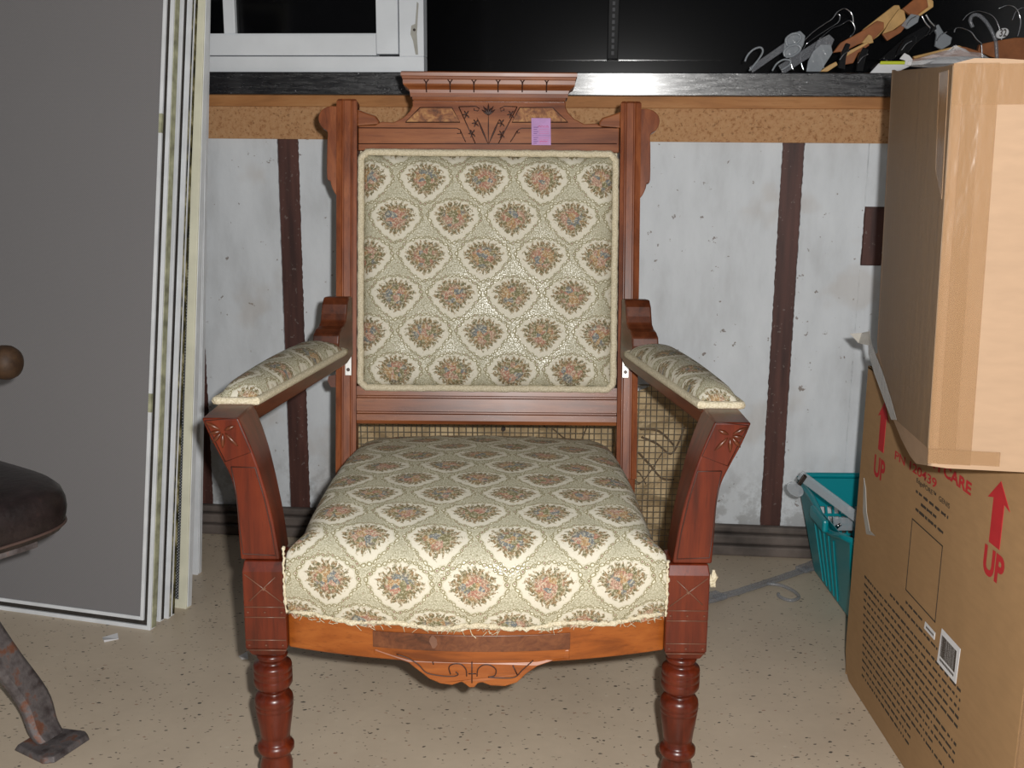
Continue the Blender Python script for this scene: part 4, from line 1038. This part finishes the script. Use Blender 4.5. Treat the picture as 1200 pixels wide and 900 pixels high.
obj('spring_pin', MB().tube([at(979, 619, 2.03), at(985, 613.5, 2.03)], .0042, 8).me(smooth=True), M['chrome'], h2)
# clear hanger lying on the floor
fh = thing('clip_hanger', floor_at(890, 685), 'clear plastic hanger lying on the floor beside the right front chair leg', 'hanger')
def fbar(P, w_, z0=.002, t_=.006):
    P = [floor_at(*p) for p in P]; m_ = MB(); rings = []
    for i, p in enumerate(P):
        d = (P[min(i+1, len(P)-1)]-P[max(i-1, 0)]).normalized(); s_ = V((-d.y, d.x, 0))
        rings.append([p+s_*w_/2+ZZ*z0, p-s_*w_/2+ZZ*z0, p-s_*w_/2+ZZ*(z0+t_), p+s_*w_/2+ZZ*(z0+t_)])
    return m_.loft(rings)
obj('bar', fbar([(838, 703), (862, 697), (890, 688), (920, 678), (948, 668)], .020).me(), M['clear2'], fh, bevel=.002)
obj('hook', MB().tube(smoothpts([floor_at(x, y)+ZZ*.006 for x, y in ((898, 687), (915, 689), (930, 696), (936, 703), (930, 706.5), (922, 706), (913, 702), (912, 699))], 4), .0038, 8).me(smooth=True), M['clear2'], fh)
obj('clip', fbar([(822, 706), (832, 704), (846, 700)], .036, .002, .009).me(), M['clear2'], fh, bevel=.003)
obj('clip', fbar([(938, 671), (950, 667), (962, 661)], .032, .002, .009).me(), M['clear2'], fh, bevel=.003)

def hanger(label, group=None): return None
def hook_obj(P, v, r, mat, parent, nm='hook', dv=0.0):
    pts = [wpt(x, y, v+dv*i/max(1, len(P)-1)) for i, (x, y) in enumerate(P)]
    return obj(nm, MB().tube(smoothpts(pts, 5), r, 8).me(smooth=True), mat, parent)
def pslab(P, v, t_, mat, parent, nm, dv=0.0, bevel=.0015):
    pts = [wpt(x, y, v) for i, (x, y) in enumerate(P)]
    return obj(nm, slab(pts, wN, t_).me(), mat, parent, bevel=bevel)
def new(kind, x, y, v, label): return thing(kind, wpt(x, y, v), label, 'hanger', 'hangers piled on the worktop')
h = new('plastic_hanger', 900, 82, .05, 'frosted plastic clip hanger, leftmost in the pile on the worktop')
hook_obj([(873, 72), (876, 65), (883, 58), (891, 55.5), (894, 60), (890, 68), (883, 77), (878, 83)], .06, .0022, M['clear'], h)
obj('bar', bar(wpt(880, 82, .06), wpt(926, 50, .09), .014, .004).me(), M['clear2'], h, bevel=.001)
pslab([(918, 60), (920, 46), (927, 39), (938, 36), (944, 42), (942, 52), (938, 60), (930, 66), (920, 67)], .08, .006, M['clear'], h, 'clip')
hook_obj([(923, 54), (921, 46), (928, 40), (936, 40), (938, 46), (931, 52), (923, 54)], .076, .0026, M['clear'], h, 'clip_ring')
hook_obj([(920, 66), (919, 60), (926, 54), (935, 53), (938, 58), (930, 65), (921, 67)], .076, .0026, M['clear'], h, 'clip_ring')
h = new('plastic_hanger', 915, 78, .04, 'frosted plastic hanger loop lying low behind the leftmost hanger bar')
hook_obj([(905, 83), (910, 75), (918, 70), (926, 71), (925, 76), (916, 82)], .045, .002, M['clear'], h)
obj('bar', bar(wpt(915, 82, .12), wpt(962, 52, .15), .022, .004).me(), M['clear2'], h, bevel=.001)
h = new('plastic_hanger', 960, 80, .05, 'wide frosted plastic clip standing at the edge beside the pale wooden hangers')
pslab([(945, 84), (947, 72), (953, 60), (962, 52), (974, 52), (976, 62), (968, 74), (962, 84)], .045, .006, M['clear'], h, 'clip')
pslab([(954, 58), (958, 47), (972, 40), (978, 46), (974, 56)], .06, .005, M['clear2'], h, 'clip')
# chrome wires: one hanger each
for i, (P, lab) in enumerate([([(940, 50), (952, 38), (966, 28), (975, 22), (981, 14), (990, 10), (998, 16), (1000, 26)], 'chrome hook hanger curling highest above the left of the pile'),
              ([(944, 52), (958, 42), (970, 34), (982, 26), (984, 18), (978, 16)], 'chrome wire hanger slanting under the highest hook'),
              ([(960, 46), (974, 34), (984, 30), (996, 24), (1002, 34), (996, 44)], 'chrome wire loop just left of the pale wooden hangers')]):
    h = new('wire_hanger', P[0][0], P[0][1], .12+.03*i, lab)
    hook_obj(P, .12+.03*i, .0014, M['chrome'], h)
    hook_obj([(P[0][0], P[0][1]), (P[0][0]-14+i*8, P[0][1]+16), (P[0][0]-10+i*8, 83)], .12+.03*i, .0014, M['chrome'], h, 'wire_arm')
def wood_h(P, v, t_, mat, label, hk=None, edge=None):
    h = new('wooden_hanger', P[0][0], P[0][1], v, label)
    pslab(P, v, t_, mat, h, 'wooden_arm')
    if edge: pslab(edge, v-.004, t_*.9, M['hwood2'] if mat is M['hwood'] else M['hwood'], h, 'clamp_bar')
    if hk: hook_obj(hk, v+.01, .0018, M['chrome'], h)
    return h
wood_h([(1002, 50), (1012, 34), (1048, 6), (1054, 6), (1056, 12), (1040, 30), (1030, 42), (1016, 52)], .13, .012, M['hwood'], 'pale wooden hanger at the back of the pile, pointing up right', None)
wood_h([(1034, 40), (1042, 26), (1054, 10), (1060, 12), (1062, 24), (1046, 36)], .11, .010, M['hwood'], 'pale stubby wooden hanger end in front of the upper pale one', None)
wood_h([(976, 62), (985, 50), (1000, 42), (1014, 34), (1028, 24), (1036, 26), (1036, 34), (1022, 48), (1006, 52), (990, 60)], .10, .012, M['hwood2'], 'brown wooden hanger with a pale edge in the middle of the pile', None, [(1010, 50), (1018, 40), (1022, 42), (1024, 50), (1016, 52)])
wood_h([(960, 84), (972, 76), (980, 72), (982, 76), (970, 84)], .05, .010, M['hwood'], 'pale wooden hanger tip at the worktop edge, pointing up right', None)
wood_h([(988, 66), (1004, 56), (1018, 50), (1019, 53), (1006, 62), (1000, 74), (990, 76)], .07, .010, M['hwood2'], 'short brown wooden hanger low in the pile behind black clips', None, [(990, 62), (1016, 49), (1018, 51), (992, 66)])
wood_h([(1034, 40), (1050, 34), (1062, 24), (1062, 30), (1056, 38), (1040, 48)], .09, .010, M['hwood2'], 'brown wooden hanger block beneath the stubby pale end', None)
wood_h([(1058, 10), (1070, 0), (1078, -6), (1092, 0), (1094, 8), (1078, 19), (1066, 17)], .10, .014, M['hwood2'], 'square brown wooden hanger end at the very top of the pile', None, [(1086, -4), (1094, 1), (1094, 8), (1078, 19), (1076, 17), (1088, 8)])
wood_h([(1066, 70), (1080, 64), (1102, 59), (1124, 54), (1132, 55), (1150, 61), (1152, 67), (1130, 66), (1100, 67), (1068, 73)], .16, .012, M['hwood2'], 'long orange brown wooden hanger lying flat behind the tan box', None, [(1070, 66), (1124, 53), (1128, 55), (1072, 69)])
wood_h([(1148, 52), (1166, 48), (1190, 44), (1204, 44), (1204, 74), (1180, 72), (1160, 66), (1146, 60)], .22, .014, M['hwood2'], 'dark brown wooden hanger at the right end of the pile', None)
# film and black clips
for i, (P, v, mat, lab) in enumerate([
    ([(1056, 30), (1068, 16), (1078, 18), (1076, 26), (1064, 34)], .085, 'clear', 'clear plastic clip under the topmost brown hanger end'),
    ([(1096, 54), (1098, 40), (1094, 32), (1100, 28), (1106, 38), (1116, 44), (1114, 52), (1104, 58)], .14, 'clear', 'grey white plastic clip right of the black clips'),
    ([(1052, 58), (1060, 46), (1074, 42), (1074, 50), (1064, 62), (1050, 66)], .07, 'blackp', 'black plastic clip with grey face in the middle of the pile'),
    ([(1020, 80), (1028, 74), (1040, 70), (1050, 72), (1040, 80), (1024, 84)], .045, 'blackp', 'black clip lying low left of the lime label'),
    ([(982, 80), (986, 62), (992, 50), (997, 52), (992, 66), (990, 82)], .055, 'blackp', 'upright black plastic clip beside the short brown hanger'),
    ([(1004, 84), (1006, 66), (1012, 55), (1018, 58), (1014, 70), (1012, 84)], .055, 'blackp', 'upright black plastic clip in front of the middle brown hanger'),
    ([(1030, 70), (1048, 54), (1062, 42), (1080, 32), (1096, 26), (1098, 34), (1080, 46), (1062, 60), (1044, 72)], .12, 'blackp', 'long black plastic hanger bar slanting through the pile')]):
    h = new('clip_hanger', P[0][0], P[0][1], v, lab)
    pslab(P, v, .010, M[mat], h, 'clip')
    cx = sum(p[0] for p in P)/len(P); cy = sum(p[1] for p in P)/len(P)
    hook_obj([(cx-6, cy+5), (cx-1, cy-2), (cx+6, cy-6)], v-.003, .0014, M['chrome'], h, 'spring')
for i, (P, v, r, mat, lab) in enumerate([
    ([(1080, 18), (1084, 26), (1090, 33)], .09, .0018, 'chrome', 'left of two short chrome hooks under the topmost brown hanger end'),
    ([(1085, 17), (1089, 24), (1095, 31)], .09, .0018, 'chrome', 'right of two short chrome hooks under the topmost brown hanger end'),
    ([(1118, 38), (1120, 33), (1128, 33), (1138, 38), (1144, 46), (1150, 51)], .15, .0015, 'chrome', 'thin chrome hanger hook arching above the orange brown hanger'),
    ([(1140, 32), (1137, 24), (1140, 18), (1147, 18), (1155, 25), (1162, 36), (1167, 48)], .20, .0042, 'clear2', 'thick frosted plastic hook arching over the right of the pile'),
    ([(1128, 24), (1134, 17), (1144, 13), (1156, 15), (1166, 22), (1172, 36), (1174, 48)], .26, .0012, 'chrome', 'thin chrome hook just behind the thick frosted hook'),
    ([(1186, 24), (1190, 14), (1198, 9), (1208, 12), (1212, 30)], .28, .0012, 'chrome', 'thin chrome hook at the right border of the picture'),
    ([(1170, 10), (1182, 6), (1192, 12), (1196, 26), (1192, 44)], .24, .0014, 'chrome', 'thin chrome hook highest at the right end of the pile')]):
    h = new('hanger_hook', P[-1][0], P[-1][1], v, lab); hook_obj(P, v, r, M[mat], h)
    if i > 1: hook_obj([P[-1], (P[-1][0]+1, P[-1][1]+14), (P[-1][0]+2, 80)], v, r, M[mat], h, 'shank')
    else: hook_obj([P[-1], (P[-1][0]-6, P[-1][1]+10)], v+.02*i, r, M['blackp'], h, 'shank')
# lime label strip, price rail tag and size disc
lm = new('label_strip', 1050, 80, .03, 'white plastic strip with a lime stripe lying at the worktop edge'); lm['category'] = 'label'; del lm['group']
pslab([(1018, 87), (1030, 74), (1068, 74), (1066, 78), (1044, 88)], .03, .003, M['paper'], lm, 'white_strip')
pslab([(1032, 71.5), (1062, 71.5), (1062, 75.5), (1031, 75.5)], .028, .003, M['lime'], lm, 'lime_stripe')
lm = new('paper_label', 1066, 70, .025, 'small crumpled white printed label right of the lime stripe'); lm['category'] = 'label'; del lm['group']
pslab([(1054, 69), (1060, 62), (1066, 65), (1070, 70), (1067, 77), (1060, 77), (1061, 71)], .026, .002, M['paper'], lm, 'crumpled_paper')
dk = new('size_marker', 1175, 40, .18, 'white oval size marker clipped to a hook at the right of the pile'); dk['category'] = 'marker'; del dk['group']
el = [(1175+8*math.cos(a*math.pi/8)*.95, 39-6*math.sin(a*math.pi/8)-2*math.cos(a*math.pi/8)) for a in range(16)]
pslab(el, .18, .006, M['paper'], dk, 'oval_cap')
u_, z_ = wall_at(1171, 43, .179); u2, z2_ = wall_at(1180, 34, .179)
text_on('numerals', '32', [(u_, z2_), (u2, z2_), (u_, z_)], lambda a, b, c: wl(a, .179-c, b), M['ink'], dk, .02)

# ------------------------------------------------------------------ WHITE WINDOW SASH ON THE WORKTOP
ws = thing('spare_window', wl(-1.05, .03, zc1), 'white painted wooden window sash standing on the worktop behind the armchair', 'window')
def P_(x, y, v=.012): return wall_at(x, y, v)
ur = P_(496.5, 40)[0]; uo = ur-.80; zb_ = zc1
zr1 = P_(480, 66)[1]
u_in = P_(467, 30)[0]; zi0 = P_(440, 63)[1]; ugl = P_(440, 20)[0]; zg0 = P_(400, 38.5)[1]; um0, um1 = P_(260, 20)[0], P_(273.5, 20)[0]; ul = ur-.80
TOP = zc1+.62
obj('bottom_rail', MB().box(wl, ul, ur, .012, .055, zb_, zr1).me(), M['paint'], ws, bevel=.0015)
obj('stile', MB().box(wl, u_in+.001, ur, .012, .055, zr1, TOP).me(), M['paint'], ws, bevel=.0015)
obj('stile', MB().box(wl, ul, ul+.06, .012, .055, zr1, TOP).me(), M['paint'], ws, bevel=.0015)
obj('top_rail', MB().box(wl, ul, ur, .012, .055, TOP, TOP+.05).me(), M['paint'], ws, bevel=.0015)
fx_ = ws
obj('inner_stile', MB().box(wl, ugl, u_in-.002, .016, .05, zi0, TOP).me(), M['paint'], ws, bevel=.001)
obj('inner_rail', MB().box(wl, ul+.06, ugl-.0007, .016, .05, zr1+.0022, zg0-.003).me(), M['paint'], ws, bevel=.001)
obj('glazing_bead', MB().box(wl, ul+.06, ugl-.0007, .020, .05, zg0-.003, zg0).me(), M['paint'], ws, bevel=.0008)
obj('muntin', MB().box(wl, um0, um1, .020, .05, zg0, TOP).me(), M['paint'], ws, bevel=.0015)
obj('pane', MB().box(wl, um1, ugl, .034, .037, zg0, TOP).me(), M['night'], ws)
obj('pane', MB().box(wl, ul+.06, um0, .034, .037, zg0, TOP).me(), M['night'], ws)
nl = wpt(485.5, 35, .011)
obj('nail_head', MB().loft([[nl+wN*d+wD*.003*math.cos(k*math.pi/5)+ZZ*.003*math.sin(k*math.pi/5) for k in range(10)] for d in (-.0005, .002)]).me(), M['screw'], ws)
obj('paint_run', slab([wpt(x, y, .0115) for x, y in ((482, 30), (481, 40), (484, 48), (487, 64), (490, 64), (488.5, 40), (490.5, 4), (488.5, 2), (486.5, 28))], wN, .001).me(), plain('old_filler', (168, 166, 158), .7), ws)

# ------------------------------------------------------------------ unseen sides of the room, so that it goes on beyond the frame
struct('wall_left', MB().box(ident, -2.3, -2.2, -.6, 2.9, 0, 2.4).me(), M['white'])
struct('wall_right', MB().box(ident, 2.0, 2.1, -.6, 2.9, 0, 2.4).me(), M['white'])
